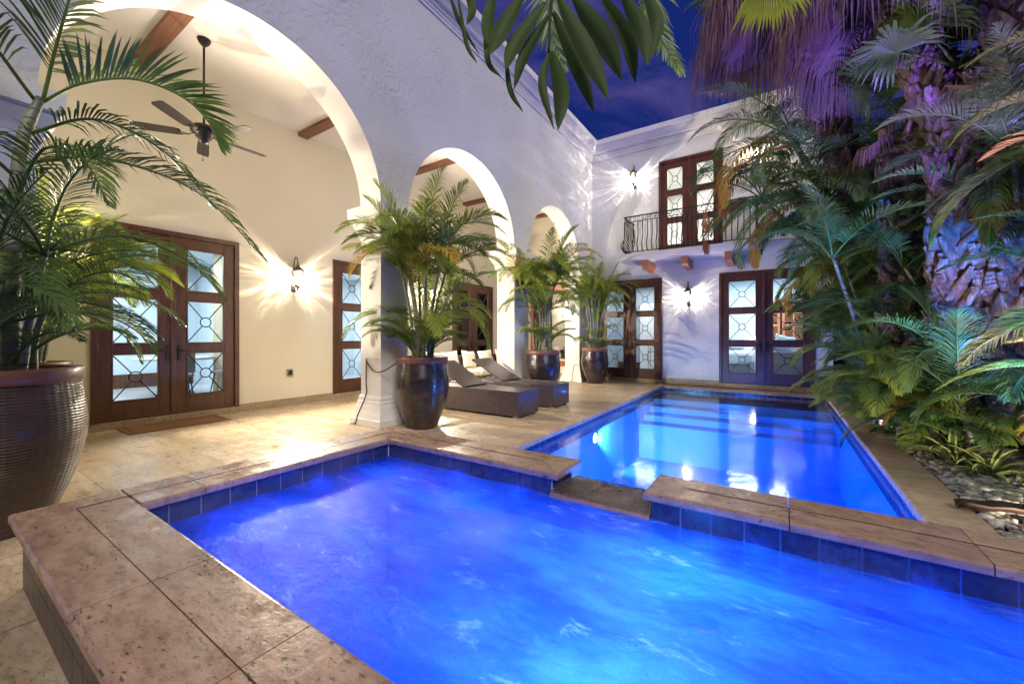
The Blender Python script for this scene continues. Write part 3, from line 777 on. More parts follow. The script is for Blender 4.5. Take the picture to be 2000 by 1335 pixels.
# ------------------------------------------------------------------ rooms seen through the glass
rm = {'blue': mat_plain('pale_blue_plaster', (.58,.68,.75), .7), 'grey': mat_plain('silver_wallpaper', (.42,.48,.52), .5, 14, .6, var=.35), 'floor': mat_plain('polished_pale_floor', (.55,.58,.60), .18, 20, .02),
      'cream': mat_plain('cream_room_paint', (.75,.68,.58), .7), 'white': mat_plain('white_room_paint', (.78,.76,.72), .7)}
def room(name, x0,x1,y0,y1,z0,z1, wall, floor, open_, light=(1,1,1), power=60, lz=None):
    w = MB(); t = .08
    if open_ != 'x1': w.box(x1,x1+t,y0,y1,z0,z1)
    if open_ != 'x0': w.box(x0-t,x0,y0,y1,z0,z1)
    if open_ != 'y0': w.box(x0,x1,y0-t,y0,z0,z1)
    if open_ != 'y1': w.box(x0,x1,y1,y1+t,z0,z1)
    w.box(x0,x1,y0,y1,z1,z1+t)
    w.build(name, wall, house)
    MB().box(x0,x1,y0,y1,z0-.1,z0).build('room_floor', floor, house)
    ln = bpy.data.lights.new('room_lamp', 'AREA'); ln.shape = 'RECTANGLE'; ln.size = min(2.2,(x1-x0)*.6); ln.size_y = min(2.2,(y1-y0)*.6); ln.energy = power; ln.color = light
    o = bpy.data.objects.new('room_lamp', ln); COL.objects.link(o); o.location = ((x0+x1)/2,(y0+y1)/2,z1-.04); o.parent = house
room('dining_room', -12.2, LW-.22, .2, 4.1, .11, 3.0, rm['blue'], rm['floor'], 'x1', (.90,.96,1), 210)
room('kitchen', -11, LW-.22, 4.25, 7.7, .11, 3.0, rm['blue'], rm['floor'], 'x1', (.93,.97,1), 150)
room('den', -10, LW-.22, 7.85, 11.3, .11, 3.0, rm['cream'], rm['floor'], 'x1', (1,.94,.85), 220)
room('hall', -4.9, -2.2, BW+.24, 14.2, .11, 3.0, rm['grey'], rm['floor'], 'y0', (.95,.97,1), 85)
room('bedroom', -2.1, .78, BW+.24, 15.4, .11, 3.1, rm['blue'], rm['floor'], 'y0', (.93,.97,1), 170)
room('upper_room', -3.2, .3, BW+.24, 15, 3.46, 6.3, rm['white'], rm['floor'], 'y0', (1,.95,.88), 200)
MB().box(-12.19,-12.17,.3,4.0,.11,.42).build('skirting', M['door'], house)
MB().box(-4.8,-2.3,14.17,14.19,.11,.38).build('skirting', M['door'], house)

def furniture():
    # dining table and chairs behind the near doors
    t = empty('dining_table', (-10.0, 3.0, .11), label='white dining table seen through the near french doors', category='table')
    MB().lathe([(.0,.70),(.62,.70),(.65,.72),(.65,.745),(.0,.75)], n=40, capb=False).build('table_top', M['white'], t)
    MB().lathe([(.32,0),(.30,.03),(.06,.06),(.045,.35),(.06,.66),(.2,.70)], n=20).build('pedestal', M['iron'], t)
    def chair(loc, rz, lab):
        c = empty('dining_chair', loc, rz, label=lab, category='chair', group='dining chairs behind the near french doors')
        MB().cbox(-.22,.22,-.22,.22,.43,.48,.02).build('seat', M['sofa'], c)
        b = MB(); vs=[];fs=[]
        for k in range(9):
            a = PI*(.15+.7*k/8); 
            for z in (.5,.86): vs.append((.24*math.cos(a), .05+.22*math.sin(a), z)); vs.append((.27*math.cos(a), .05+.25*math.sin(a), z))
        for k in range(8):
            a=k*4; fs += [(a,a+4,a+6,a+2),(a+1,a+3,a+7,a+5),(a+2,a+6,a+7,a+3),(a,a+1,a+5,a+4)]
        b.add(vs,fs,True).build('backrest', M['sofa'], c)
        for sx in (-1,1):
            for sy in (-1,1): MB().tube([(sx*.16,sy*.16,.43),(sx*.22,sy*.22,0)], [.014,.009], 6).build('leg', M['iron'], c)
    chair((-9.1,2.75,.11), R(-100), 'dark dining chair on the garden side of the white table')
    chair((-9.4,3.65,.11), R(-35), 'dark dining chair at the right of the white table')
    v = MB().lathe([(.05,0),(.11,.05),(.13,.14),(.09,.24),(.04,.30),(.045,.34)], (0,0,0), 24); v.build('glass_vase', M['lampglass'], None, (-10.05,2.95,.862), label='clear glass vase on the white dining table', category='vase')
    # bedroom
    b = empty('bed', (-1.35, 14.2, .11), label='bed with pale blue cover in the lit bedroom', category='bed')
    MB().cbox(-.7,.7,-1.0,1.0,.0,.38,.03).build('bed_base', M['sofa'], b)
    MB().cbox(-.73,.73,-1.03,1.0,.381,.72,.09).build('duvet', M['bed'], b)
    s = empty('bedroom_sofa', (.18, 12.7, .11), label='grey upholstered sofa with its back to the bedroom doors', category='sofa')
    MB().cbox(-.62,.62,-.12,.10,.0,.78,.05).build('backrest', M['sofa'], s, bevel=.01)
    MB().cbox(-.60,.60,.101,.85,.0,.42,.05).build('seat', M['sofa'], s)
    pb = pillow_mb(.46,.46,.14).build('sofa_pillow', M['bed'], None, (.12,12.78,1.08), label='pale blue pillow leaning over the back of the bedroom sofa', category='pillow'); pb.rotation_euler = (R(78), R(14), R(6))
    # shutters on the bedroom back wall
    sh = empty('window_shutters', (-.05, 15.33, .9), label='orange wooden louvred shutters on the far bedroom wall', category='shutters')
    MB().box(-.55,.75,.02,.06,.0,1.5).build('night_window', M['dark'], sh)
    for xo in (-.5, .15):
        p = MB()
        p.box(xo,xo+.07,-.03,.01,0,1.5); p.box(xo+.53,xo+.60,-.03,.01,0,1.5); p.box(xo+.28,xo+.32,-.035,.0,.08,1.42)
        for z in (0,.7,1.42): p.box(xo+.07,xo+.53,-.03,.01,z,z+.08)
        p.build('shutter_panel', M['shut'], sh)
        q = MB()
        for k in range(21):
            z = .1+k*.062
            if .66<z<.79: continue
            q.box(xo+.07,xo+.53,-.025,.005,z,z+.022)
        q.build('louvre_slats', M['shut'], sh)
    lp = empty('bedroom_lamp', (-.62, 14.9, .72), label='glowing table lamp on the bedside table beside the bed', category='lamp')
    MB().lathe([(.07,0),(.08,.02),(.03,.06),(.05,.18),(.02,.3)], n=20).build('lamp_base', M['chrome'], lp)
    MB().lathe([(.17,.28),(.12,.55)], n=24, capb=False).build('lamp_shade', mat_emit('lit_lamp_shade', (1,.93,.8), 9), lp)
    nt_ = empty('bedside_table', (-.62, 14.9, .11), label='small white bedside table carrying the glowing lamp', category='table')
    MB().cbox(-.22,.22,-.2,.2,.35,.60,.01).build('drawer_box', M['white'], nt_)
    for sx in (-1,1):
        for sy in (-1,1): MB().box(sx*.19-.02,sx*.19+.02,sy*.17-.02,sy*.17+.02,0,.35).build('leg', M['white'], nt_)
    # wire rack in the hall
    rk = MB()
    for x_ in (-.2,.2):
        for y_ in (-.12,.12): rk.tube([(x_,y_,0),(x_,y_,.95)], .008, 6)
    for z in (.12,.4,.68,.94):
        rk.tube([(-.2,-.12,z),(.2,-.12,z),(.2,.12,z),(-.2,.12,z),(-.2,-.12,z)], .006, 5)
        for k in range(7): rk.tube([(-.2+.4*k/6,-.12,z),(-.2+.4*k/6,.12,z)], .003, 4)
    for k in range(9): rk.tube([(-.2+.05*k,-.12,.02),(-.2+.05*k,-.12,.14)], .003, 4)
    rk.build('wire_rack', M['iron'], None, (-3.25,13.2,.11), label='black wire rack standing in the silver papered hall', category='rack')
    # hanging hooks / art in dining room
    for k in range(4):
        h = MB(); h.box(-.02,.02,-.03,.03,0,.34); h.tube([(.0,0,.0),(.05,0,-.04),(.06,0,.02)], .012, 5)
        h.build('coat_hook', M['iron'], None, (-12.14, 1.15+.55*k, .98), label='black wall hook on the pale dining room wall', category='hook', group='black hooks on the dining room wall')

def pillow_mb(w, h, t, n=14):
    b = MB(); vs = []; fs = []
    for side in (1,-1):
        base = len(vs)
        for j in range(n+1):
            for i in range(n+1):
                u = -1+2*i/n; v = -1+2*j/n
                pin = 1-.10*(1-abs(u))*abs(v)-.0; pin2 = 1-.10*(1-abs(v))*abs(u)
                z = side*t/2*((1-u**4)*(1-v**4))**.55
                z *= 1+.08*noise.noise(V(u*2.3,v*2.3,side*3))
                vs.append((u*w/2*pin2, v*h/2*pin, z))
        for j in range(n):
            for i in range(n):
                q = (base+j*(n+1)+i, base+j*(n+1)+i+1, base+(j+1)*(n+1)+i+1, base+(j+1)*(n+1)+i)
                fs.append(q if side > 0 else q[::-1])
    return b.add(vs, fs, True)
furniture()
MB().box(-9.9,-7.80,3.60,3.66,.12,2.99).build('partition_wall', mat_plain('olive_plaster', (.34,.31,.22), .8), house)
MB().box(-9.3,-9.24,.25,1.2,.12,2.99).build('partition_wall', rm['blue'], house)
MB().box(-12.18,-12.1,.3,4.0,2.45,2.6).build('picture_rail', M['white'], house)
MB().box(-4.0,-2.9,14.1,14.19,.13,2.4).build('hall_door', M['white'], house)
MB().box(-1.9,-.95,15.3,15.39,.9,2.5).build('headboard_panel', M['linen'], house)

# ------------------------------------------------------------------ wall lanterns
def lantern(loc, rz, label, power=34, col=(1,.86,.68), glow=1.6, out_=60):
    """local -y is away from the wall; loc = middle of the glass, on the wall face"""
    t = empty('wall_lantern', loc, rz, label=label, category='wall lantern', group='lit lanterns on the house walls')
    b = MB(); b.cbox(-.045,.045,-.02,.0,-.26,.12,.01); b.cbox(-.03,.03,-.03,-.018,-.24,.10,.01); b.build('back_plate', M['bronze'], t)
    yc = -.17
    a = MB(); pts = []
    for k in range(15):
        q = PI*k/14; pts.append(V(0, -.03+(yc+.03)/2*(1-math.cos(q)), .20+.17*math.sin(q)))
    a.tube([V(0,-.02,.06)]+pts, .011, 8)
    pts = [V(0,-.02,-.18)]+[V(0, -.085+.07*math.cos(q), -.20-.05*math.sin(q)) for q in [PI*k/8 for k in range(9)]]+[V(0,yc,-.19)]
    a.tube(pts, .011, 8)
    sc2 = [V(0, -.10+(.045-.003*k)*math.cos(k*.55), -.16+(.045-.003*k)*math.sin(k*.55)) for k in range(13)]
    a.tube(sc2, .008, 6)
    a.lathe([(.0,-.255),(.018,-.24),(.008,-.225),(.022,-.205),(.03,-.19),(.012,-.18)], (0,yc,0), 12)
    a.build('scroll_arm', M['bronze'], t)
    MB().lathe([(.118,.105),(.112,.118),(.075,.155),(.035,.185),(.022,.21),(.028,.225),(.015,.24),(.006,.27),(0.001,.275)], (0,yc,0), 20).build('cap', M['bronze'], t)
    gl = [(.04,-.165),(.062,-.14),(.078,-.09),(.075,-.03),(.085,.03),(.105,.10)]
    MB().lathe(gl, (0,yc,0), 24, capb=False).build('glass_shade', M['lampglass'], t)
    cg = MB()
    for k in range(6):
        q = 2*PI*k/6+.26
        cg.tube([V(r_*1.03*math.cos(q), yc+r_*1.03*math.sin(q), z) for r_, z in gl], .0038, 5)
    cg.lathe([(.045,-.18),(.05,-.165),(.042,-.155)], (0,yc,0), 16)
    cg.build('cage', M['bronze'], t)
    MB().lathe([(.001,-.09),(.020,-.085),(.030,-.05),(.028,-.01),(.012,.035),(.001,.06)], (0,yc,0), 16, capb=False).build('bulb', M['bulb'], t)
    ln = bpy.data.lights.new('bulb_light', 'POINT'); ln.energy = power; ln.color = col; ln.shadow_soft_size = .015
    ln.use_nodes = True; nt = ln.node_tree; nt.nodes.clear()
    # cut-glass shade: the lamp throws streaks, brighter and darker by direction
    out = nt.nodes.new('ShaderNodeOutputLight'); em = nt.nodes.new('ShaderNodeEmission')
    tc = nt.nodes.new('ShaderNodeTexCoord'); sep = nt.nodes.new('ShaderNodeSeparateXYZ'); L(nt, tc.outputs['Normal'], sep.inputs[0])
    # direction in the lantern's own frame: x and z in the wall's plane, y away from it
    flat = nt.nodes.new('ShaderNodeCombineXYZ'); L(nt, sep.outputs[0], flat.inputs[0]); L(nt, sep.outputs[2], flat.inputs[2])
    nz = nt.nodes.new('ShaderNodeVectorMath'); nz.operation = 'NORMALIZE'; L(nt, flat.outputs[0], nz.inputs[0])
    ad = nt.nodes.new('ShaderNodeCombineXYZ'); ym = nt.nodes.new('ShaderNodeMath'); ym.operation = 'MULTIPLY'; L(nt, sep.outputs[1], ym.inputs[0]); ym.inputs[1].default_value = .55
    L(nt, ym.outputs[0], ad.inputs[1])
    va = nt.nodes.new('ShaderNodeVectorMath'); va.operation = 'ADD'; L(nt, nz.outputs[0], va.inputs[0]); L(nt, ad.outputs[0], va.inputs[1])
    off = nt.nodes.new('ShaderNodeVectorMath'); off.operation = 'ADD'; L(nt, va.outputs[0], off.inputs[0]); off.inputs[1].default_value = (loc[0]*.37, loc[1]*.61, loc[2])
    n1 = noise_t(nt, off.outputs[0], 4.6, 7, .70, 1.6)
    rp = ramp(nt, n1, [(.36,(.10,.10,.10)),(.48,(.5,.5,.5)),(.56,(1.5,1.5,1.5)),(.63,(4,4,4)),(.74,(7,7,7))])
    # little goes straight up or straight down past cap and base
    az = nt.nodes.new('ShaderNodeMath'); az.operation = 'MULTIPLY'; L(nt, sep.outputs[2], az.inputs[0]); L(nt, sep.outputs[2], az.inputs[1])
    fall = ramp(nt, az.outputs[0], [(.42,(1,1,1)),(.86,(.10,.10,.10))])
    mm = mixc(nt, rp, fall, 1.0, 'MULTIPLY')
    L(nt, mm, em.inputs['Strength']); L(nt, em.outputs[0], out.inputs[0])
    o = bpy.data.objects.new('bulb_light', ln); COL.objects.link(o); o.parent = t; o.location = (0, yc, -.03)
    l2 = bpy.data.lights.new('bulb_glow', 'POINT'); l2.energy = power*glow; l2.color = col; l2.shadow_soft_size = .05
    l3 = bpy.data.lights.new('outward_fill', 'SPOT'); l3.energy = out_; l3.color = col; l3.spot_size = R(168); l3.spot_blend = .35; l3.shadow_soft_size = .05  # wide spot added to brighten the loggia without hitting its own wall
    o = bpy.data.objects.new('outward_fill', l3); COL.objects.link(o); o.parent = t; o.location = (0, yc, -.03); o.rotation_euler = (R(-90),0,0)
    o = bpy.data.objects.new('bulb_glow', l2); COL.objects.link(o); o.parent = t; o.location = (0, yc, -.03)
    return t
lantern((LW, 4.02, 2.36), R(90), 'lit bronze lantern on the cream loggia wall between the first two french doors', 66, glow=.12, out_=1000)
lantern((LW, 7.45, 2.36), R(90), 'lit bronze lantern on the loggia wall behind the first freestanding palm', 66, glow=.12, out_=1000)
lantern((LW, .62, 2.36), R(90), 'lit bronze lantern on the loggia wall left of the nearest french doors', 66, glow=.12, out_=1000)
lantern((-1.96, BW, 2.33), 0, 'lit bronze lantern on the stucco wall under the balcony', 40, glow=.2, out_=30, col= (1,.88,.72))
lantern((-3.37, BW, 5.70), 0, 'lit bronze lantern left of the balcony doors', 46, glow=.15, out_=20, col= (1,.92,.82))
lantern((-.42, BW, 5.70), 0, 'lit bronze lantern right of the balcony doors half hidden by fronds', 38, glow=.2, out_=25, col= (1,.84,.6))

# ------------------------------------------------------------------ ceiling fans
def fan(loc, angs, label, drop=1.15):
    t = empty('ceiling_fan', loc, label=label, category='ceiling fan', group='ceiling fans in the loggia')
    MB().lathe([(.012,-.09),(.03,-.08),(.06,-.045),(.075,-.008),(.075,0)], n=24).build('canopy', M['fan'], t)
    MB().tube([(0,0,-.05),(0,0,-drop)], .013, 10).build('down_rod', M['fan'], t)
    MB().lathe([(.02,-drop-.20),(.055,-drop-.19),(.06,-drop-.15),(.09,-drop-.12),(.10,-drop-.075),(.145,-drop-.06),(.15,-drop-.01),(.12,-drop+.015),(.02,-drop+.03)], n=32).build('motor', M['fan'], t)
    MB().tube([(.05,-.03,-drop-.18),(.05,-.03,-drop-.42)], .002, 4).lathe([(.002,0),(.008,.01),(.005,.03)], (.05,-.03,-drop-.45), 8).build('pull_chain', M['fan'], t)
    for a in angs:
        b = MB(); th = R(11)
        vs = []; 
        prof = [(.24,.055),(.30,.064),(.60,.072),(.72,.068),(.745,.05)]
        for zt in (0, .008):
            for r_, w_ in prof:
                for s in (-1,1): vs.append((r_, s*w_*math.cos(th), s*w_*math.sin(th)+zt))
        n = len(prof)*2; fs = []
        for i in range(len(prof)-1):
            k = i*2; fs += [(k,k+1,k+3,k+2)[::-1], (n+k,n+k+1,n+k+3,n+k+2), (k,k+2,n+k+2,n+k), (k+1,n+k+1,n+k+3,k+3)]
        fs += [(0,n,n+1,1),(n-2,n-1,2*n-1,2*n-2)]
        b.add(vs, fs)
        ob = b.build('blade', M['fan'], t, (0,0,-drop-.09), R(a))
        br = MB(); br.tube([(.09,0,.02),(.16,0,-.012),(.27,.02,-.006)], .009, 6); br.tube([(.09,0,.02),(.16,0,-.012),(.27,-.02,-.006)], .009, 6)
        br.build('blade_bracket', M['fan'], ob)
    return t
fan((-6.22, 2.16, CZ), [90, 18, -54, -126, 162], 'dark five bladed ceiling fan hanging in the first arch')
fan((-6.30, 9.0, CZ), [20, 92, 164, 236, 308], 'dark ceiling fan far back in the loggia over the sofa')

# ------------------------------------------------------------------ pots and palms
def pot(loc, r, h, mat, label, rb=None):
    t = empty('planter_pot', loc, label=label, category='plant pot', group='large glazed pots with palms')
    rb = rb or r*.56
    prof = [(rb,0),(rb*1.04,.02)]
    for k in range(1,15):
        u = k/14
        rr = rb + (r-rb)*math.sin(min(1,u/.72)*PI/2)**.95
        if u > .72: rr -= (u-.72)/.28*(r*.085)
        prof.append((rr, .02+(h*.91-.02)*u))
    MB().lathe(prof, n=56).build('pot_body', mat, t)
    rr = prof[-1][0]
    MB().lathe([(rr*.99,h*.905),(rr*1.03,h*.912),(rr*1.045,h*.93),(rr*1.045,h*.985),(rr*1.02,h),(rr*.93,h),(rr*.91,h*.985),(rr*.90,h*.90)], n=56, capb=False).build('pot_rim', M['rim'], t)
    sl = MB(); sl.lathe([(rr*.905,h*.925),(rr*.5,h*.94),(.001,h*.945)], n=24, capb=False); sl.build('potting_soil', M['soil'], t)
    return t

def catmull(pts, n):
    P = [Vector(p) for p in pts]; P = [P[0]*2-P[1]]+P+[P[-1]*2-P[-2]]
    out = []; m = len(P)-3
    for i in range(n+1):
        t = i/n*m; k = min(int(t), m-1); t -= k
        a,b,c,d = P[k:k+4]
        out.append(.5*((2*b)+(c-a)*t+(2*a-5*b+4*c-d)*t*t+(3*b-3*c+d-a)*t**3))
    return out

def frond_mb(pts, n=34, ll=.34, w=.020, t0=.16, vee=28, sag=.35, a0=62, a1=24, rng=random, rw=.010, taper=True, side=None, force=False, miss=.03):
    """feather frond: curved rachis with two rows of leaflets, each a bent blade"""
    b = MB(); m = 26; C = catmull(pts, m)
    b.tube(C, [rw*(1-.8*i/m)+.0012 for i in range(m+1)], 5)
    down = V(0,0,-1)
    for i in range(n):
        t = t0+(1-t0)*(i+.5)/n
        f = t*m; k = min(int(f), m-1); fr = f-k
        p = C[k].lerp(C[k+1], fr); T = (C[k+1]-C[k]).normalized()
        S = T.cross(V(0,0,1))
        if force: S = side-T*side.dot(T)
        if S.length < .15: S = side.copy() if side else V(1,0,0)
        if side and S.dot(side) < 0: S = -S
        S.normalize(); U = S.cross(T).normalized()
        if U.z < 0 and abs(T.z) < .98: U = -U
        s_ = (t-t0)/(1-t0)
        ln = ll*(math.sin(PI*min(1,.16+s_*.84))**.55 if taper else 1)*(1-.25*s_)
        ang = R(a0+(a1-a0)*s_)
        for sd in (-1, 1):
            if rng.random() < miss: continue
            an = ang+R(rng.uniform(-6,6)); ve = R(vee+rng.uniform(-9,9)); l = ln*rng.uniform(.88,1.08)
            D = (T*math.cos(an)+(S*sd*math.cos(ve)+U*math.sin(ve))*math.sin(an)).normalized()
            W = (T-D*T.dot(D)); W = W.normalized() if W.length > 1e-3 else U
            D2 = (D+down*sag*rng.uniform(.7,1.3)).normalized(); D3 = (D2+down*sag*1.5*rng.uniform(.6,1.4)).normalized()
            q0 = p; q1 = p+D*l*.35; q2 = q1+D2*l*.35; q3 = q2+D3*l*.34
            ww = w*(.75+.25*ln/ll)
            W = (W + U*rng.uniform(-.25,.25)).normalized()
            vs = [q0-W*ww*.18, q0+W*ww*.18, q1-W*ww*.5, q1+W*ww*.5, q2-W*ww*.40, q2+W*ww*.40, q3]
            b.add(vs, [(0,1,3,2),(2,3,5,4),(4,5,6)], True)
    return b

def arc(base, az, el, length, droop, n=7, curl=0):
    """points of a frond leaving base at azimuth az (deg), elevation el, bending down by droop degrees along its length"""
    p = Vector(base); pts = [p.copy()]
    for i in range(n):
        t = (i+.5)/n; e = R(el-droop*t**1.25); a = R(az+curl*t)
        p = p+V(math.cos(a)*math.cos(e), math.sin(a)*math.cos(e), math.sin(e))*(length/n); pts.append(p.copy())
    return pts

def clump(loc, label, stems, seed, matl='leaf', group=None, spread=.25, Hs=(1.0,1.7), fl=(1.0,1.5), nf=6, ll=.34, sr=.022, nl=34, w=.019, cat='palm', nm='areca_palm', low=4, minel=35, alt=None, avoid=None, lean=(6,16)):
    rg = random.Random(seed)
    t = empty(nm, loc, label=label, category=cat)
    if group: t['group'] = group
    for s in range(stems):
        a = 360*s/stems+rg.uniform(-20,20); rr = spread*rg.uniform(.35,1)
        x, y = rr*math.cos(R(a)), rr*math.sin(R(a)); H = rg.uniform(*Hs)
        ln = rg.uniform(*lean); 
        top = V(x+math.cos(R(a))*H*math.sin(R(ln)), y+math.sin(R(a))*H*math.sin(R(ln)), H)
        mid = V(x,y,0).lerp(top,.5)+V(rg.uniform(-.03,.03),rg.uniform(-.03,.03),0)-V(math.cos(R(a)),math.sin(R(a)),0)*.04*H
        C = catmull([V(x,y,-.02), mid, top], 10)
        MB().tube(C, [sr*rg.uniform(.95,1.05)*(1.15-.4*i/10) for i in range(11)], 8).build('stem', M['stem'], t)
        k = nf+rg.choice((-1,0,1))
        for f in range(k):
            # leaf fan kept mostly in the plane that faces outwards, old leaves lower
            az = a+ (f-(k-1)/2)*(300/k)+rg.uniform(-22,22)
            q = f/max(1,k-1); el = minel+(86-minel)*(1-abs(q*2-1))*rg.uniform(.7,1.05)
            if f == k//2: el = 86; 
            L_ = rg.uniform(*fl)
            if avoid and avoid(loc[0]+top.x+math.cos(R(az))*L_*.7, loc[1]+top.y+math.sin(R(az))*L_*.7): L_ *= .55; el = max(el, 66)
            pts = arc(top-V(0,0,.04), az, el, L_, rg.uniform(75,125)*(1 if el < 80 else .5), curl=rg.uniform(-15,15))
            mt = M[matl]
            if alt and rg.random() < alt[1]: mt = M[alt[0]]
            frond_mb(pts, nl, ll*rg.uniform(.85,1.12), w, rng=rg, vee=rg.uniform(15,38), sag=rg.uniform(.2,.5)).build('frond', mt, t)
    for f in range(low):
        a = rg.uniform(0,360); L_ = rg.uniform(*fl)*.62; r0 = spread*.6
        pts = arc((r0*math.cos(R(a)), r0*math.sin(R(a)), rg.uniform(.05,Hs[0]*.55)), a, rg.uniform(45,72), L_, rg.uniform(60,100))
        frond_mb(pts, int(nl*.8), ll*.75, w*.85, rng=rg).build('frond', M[matl], t)
    return t

P0 = (-4.22, .33, 0); P1 = (-4.165, 4.02, 0); P2 = (-4.17, 7.5, 0); P3 = (-4.2, 10.48, 0)
pot(P0, .42, 1.05, M['pot_w'], 'largest looking brown ribbed pot at the left edge with a rough woven texture')
pot((-6.35, .70, 0), .33, 1.0, M['pot_w'], 'brown ribbed pot with bright terracotta rim half hidden behind the left edge pot')
pot(P1, .375, .985, M['pot_g'], 'dark glazed pot standing in front of the first pillar by the hot tub')
pot(P2, .37, .975, M['pot_g'], 'dark glazed pot behind the wicker loungers by the second pillar')
pot(P3, .37, .955, M['pot_g'], 'farthest dark glazed pot beside the back wall doors')
def av_arc(x, y): return x < -4.75
g_ = 'areca palms growing in pots'
clump((P1[0],P1[1],.93), 'bushy areca palm in the dark pot before the first pillar', 9, 11, group=g_, Hs=(.35,1.55), fl=(.95,1.35), nf=7, low=24, spread=.17, ll=.34, nl=48, w=.0145, lean=(5,17), alt=('leaf_y', .04))
clump((P2[0],P2[1],.92), 'areca palm with yellowing fronds in the pot behind the loungers', 9, 23, group=g_, Hs=(.8,1.75), fl=(1.0,1.3), nf=7, low=12, spread=.17, ll=.32, nl=46, w=.0145, alt=('leaf_y', .08), lean=(3,13))
clump((P3[0],P3[1],.90), 'areca palm in the farthest pot against the back wall', 7, 35, group=g_, Hs=(.8,1.8), fl=(.9,1.25), nf=7, low=12, spread=.15, ll=.30, nl=44, w=.0145, lean=(2,11))
clump((-6.35,.70,.94), 'areca palm in the terracotta rimmed pot inside the loggia', 7, 48, group=g_, Hs=(.5,1.15), fl=(1.1,1.45), nf=6, low=6, spread=.14, ll=.36, nl=46, w=.015, lean=(5,16))
# left edge palm: thick ringed stem with long arching fronds plus young stems
t = clump((P0[0],P0[1],.99), 'tall areca palm with a thick ringed stem and long arching fronds at the left edge', 7, 57, group=g_, Hs=(.3,.95), fl=(.85,1.2), nf=7, low=8, spread=.22, ll=.28, nl=54, w=.0105, lean=(5,18), matl='leaf_g')
def wp(x, y, z): return V(x-P0[0], y-P0[1], z-.99)
C = catmull([wp(-4.2,.39,.95), wp(-4.21,.405,1.9), wp(-4.2,.444,2.55), wp(-4.2,.52,2.88)], 18)
MB().tube(C, [.047,.044,.042,.041,.040,.039,.039,.038,.038,.037,.037,.036,.035,.034,.033,.031,.028,.026,.024], 12).build('main_stem', M['stem'], t)
for iw, (pts, nl, ll, sg, ve) in enumerate((
    ([wp(-4.2,.53,2.86), wp(-4.1,.70,3.04), wp(-4.0,.95,3.17), wp(-3.93,1.21,3.15), wp(-3.88,1.38,3.0), wp(-3.86,1.46,2.80)], 46, .30, .10, 50),
    ([wp(-4.2,.53,2.86), wp(-4.14,.60,3.35), wp(-4.05,.70,3.9), wp(-3.9,.9,4.6)], 40, .50, .12, 12),
    ([wp(-4.2,.45,2.6), wp(-4.0,.75,2.78), wp(-3.9,1.1,2.66), wp(-3.85,1.42,2.3)], 40, .30, .45, 20),
    ([wp(-4.2,.42,2.4), wp(-4.0,.80,2.52), wp(-3.95,1.35,2.42), wp(-3.95,1.86,1.95)], 44, .32, .3, 30),
    ([wp(-4.2,.42,2.3), wp(-4.05,.1,2.55), wp(-3.95,-.3,2.5), wp(-3.9,-.6,2.2)], 36, .34, .3, 25),
    ([wp(-4.2,.42,2.2), wp(-3.9,.5,2.45), wp(-3.6,.62,2.35), wp(-3.4,.7,2.05)], 36, .30, .3, 25),
    ([wp(-4.2,.42,1.75), wp(-3.98,.85,1.98), wp(-3.9,1.25,1.85), wp(-3.86,1.5,1.55)], 38, .30, .35, 25),
    ([wp(-4.2,.5,2.85), wp(-4.1,.2,3.2), wp(-4.0,-.2,3.2), wp(-4,-.6,2.9)], 36, .38, .3, 25))):
    frond_mb(pts, int(nl*1.3), ll*(1.3 if iw == 0 else 1), .021 if iw < 2 else .0155, sag=sg, vee=ve, rw=.011, t0=.14, side=V(1,0,0)).build('frond', M['leaf_g'], t)

# ------------------------------------------------------------------ patio furniture
def lounger(loc, label):
    t = empty('sun_lounger', loc, label=label, category='sun lounger', group='wicker sun loungers beside the pool')
    Lg, W, H = 1.93, .62, .39
    b = MB(); b.cbox(-Lg, 0, 0, W, .03, H, .006); base = b.build('wicker_base', M['wicker'], t)
    for x0_ in (-Lg+.03, -.115):
        for y0_ in (.02, W-.07): MB().box(x0_,x0_+.085,y0_,y0_+.05,0,.031).build('foot', M['chrome'], t)
    tp = MB(); 
    for (x0,x1,y0,y1) in ((-1.08,.004,-.004,.02),(-1.08,.004,W-.02,W+.004),(-.016,.004,.02,W-.02),(-Lg-.004,-1.08,-.004,.02),(-Lg-.004,-1.08,W-.02,W+.004)): tp.cbox(x0,x1,y0,y1,H+.001,H+.022,.004)
    tp.build('edge_trim', M['wicker'], t)
    MB().box(-1.08,-.018,.021,W-.021,H+.001,H+.012).build('woven_top', M['wicker'], t)
    MB().box(-Lg+.02,-1.1,.021,W-.021,H-.1,H+.001).build('well', M['iron'], t)
    a = R(27); r = MB(); r.cbox(-.86,0,.0,W,0,.03,.006)
    o = r.build('backrest', M['wicker'], t, (-1.09,0,H+.012)); o.rotation_euler = (0, a, 0)
    s = MB(); s.tube([(-1.62,.1,H+.25),(-1.70,.1,H-.02),(-1.70,W-.1,H-.02),(-1.62,W-.1,H+.25)], .011, 8); s.tube([(-1.72,.12,H-.02),(-1.30,.12,H+.0)], .010, 8)
    s.build('support_strut', M['chrome'], t)
    return t
lounger((-3.31, 5.19, 0), 'black wicker sun lounger closest to the hot tub beside the first dark pot')
lounger((-3.28, 6.29, 0), 'black wicker sun lounger behind the closer one in front of the second pot')

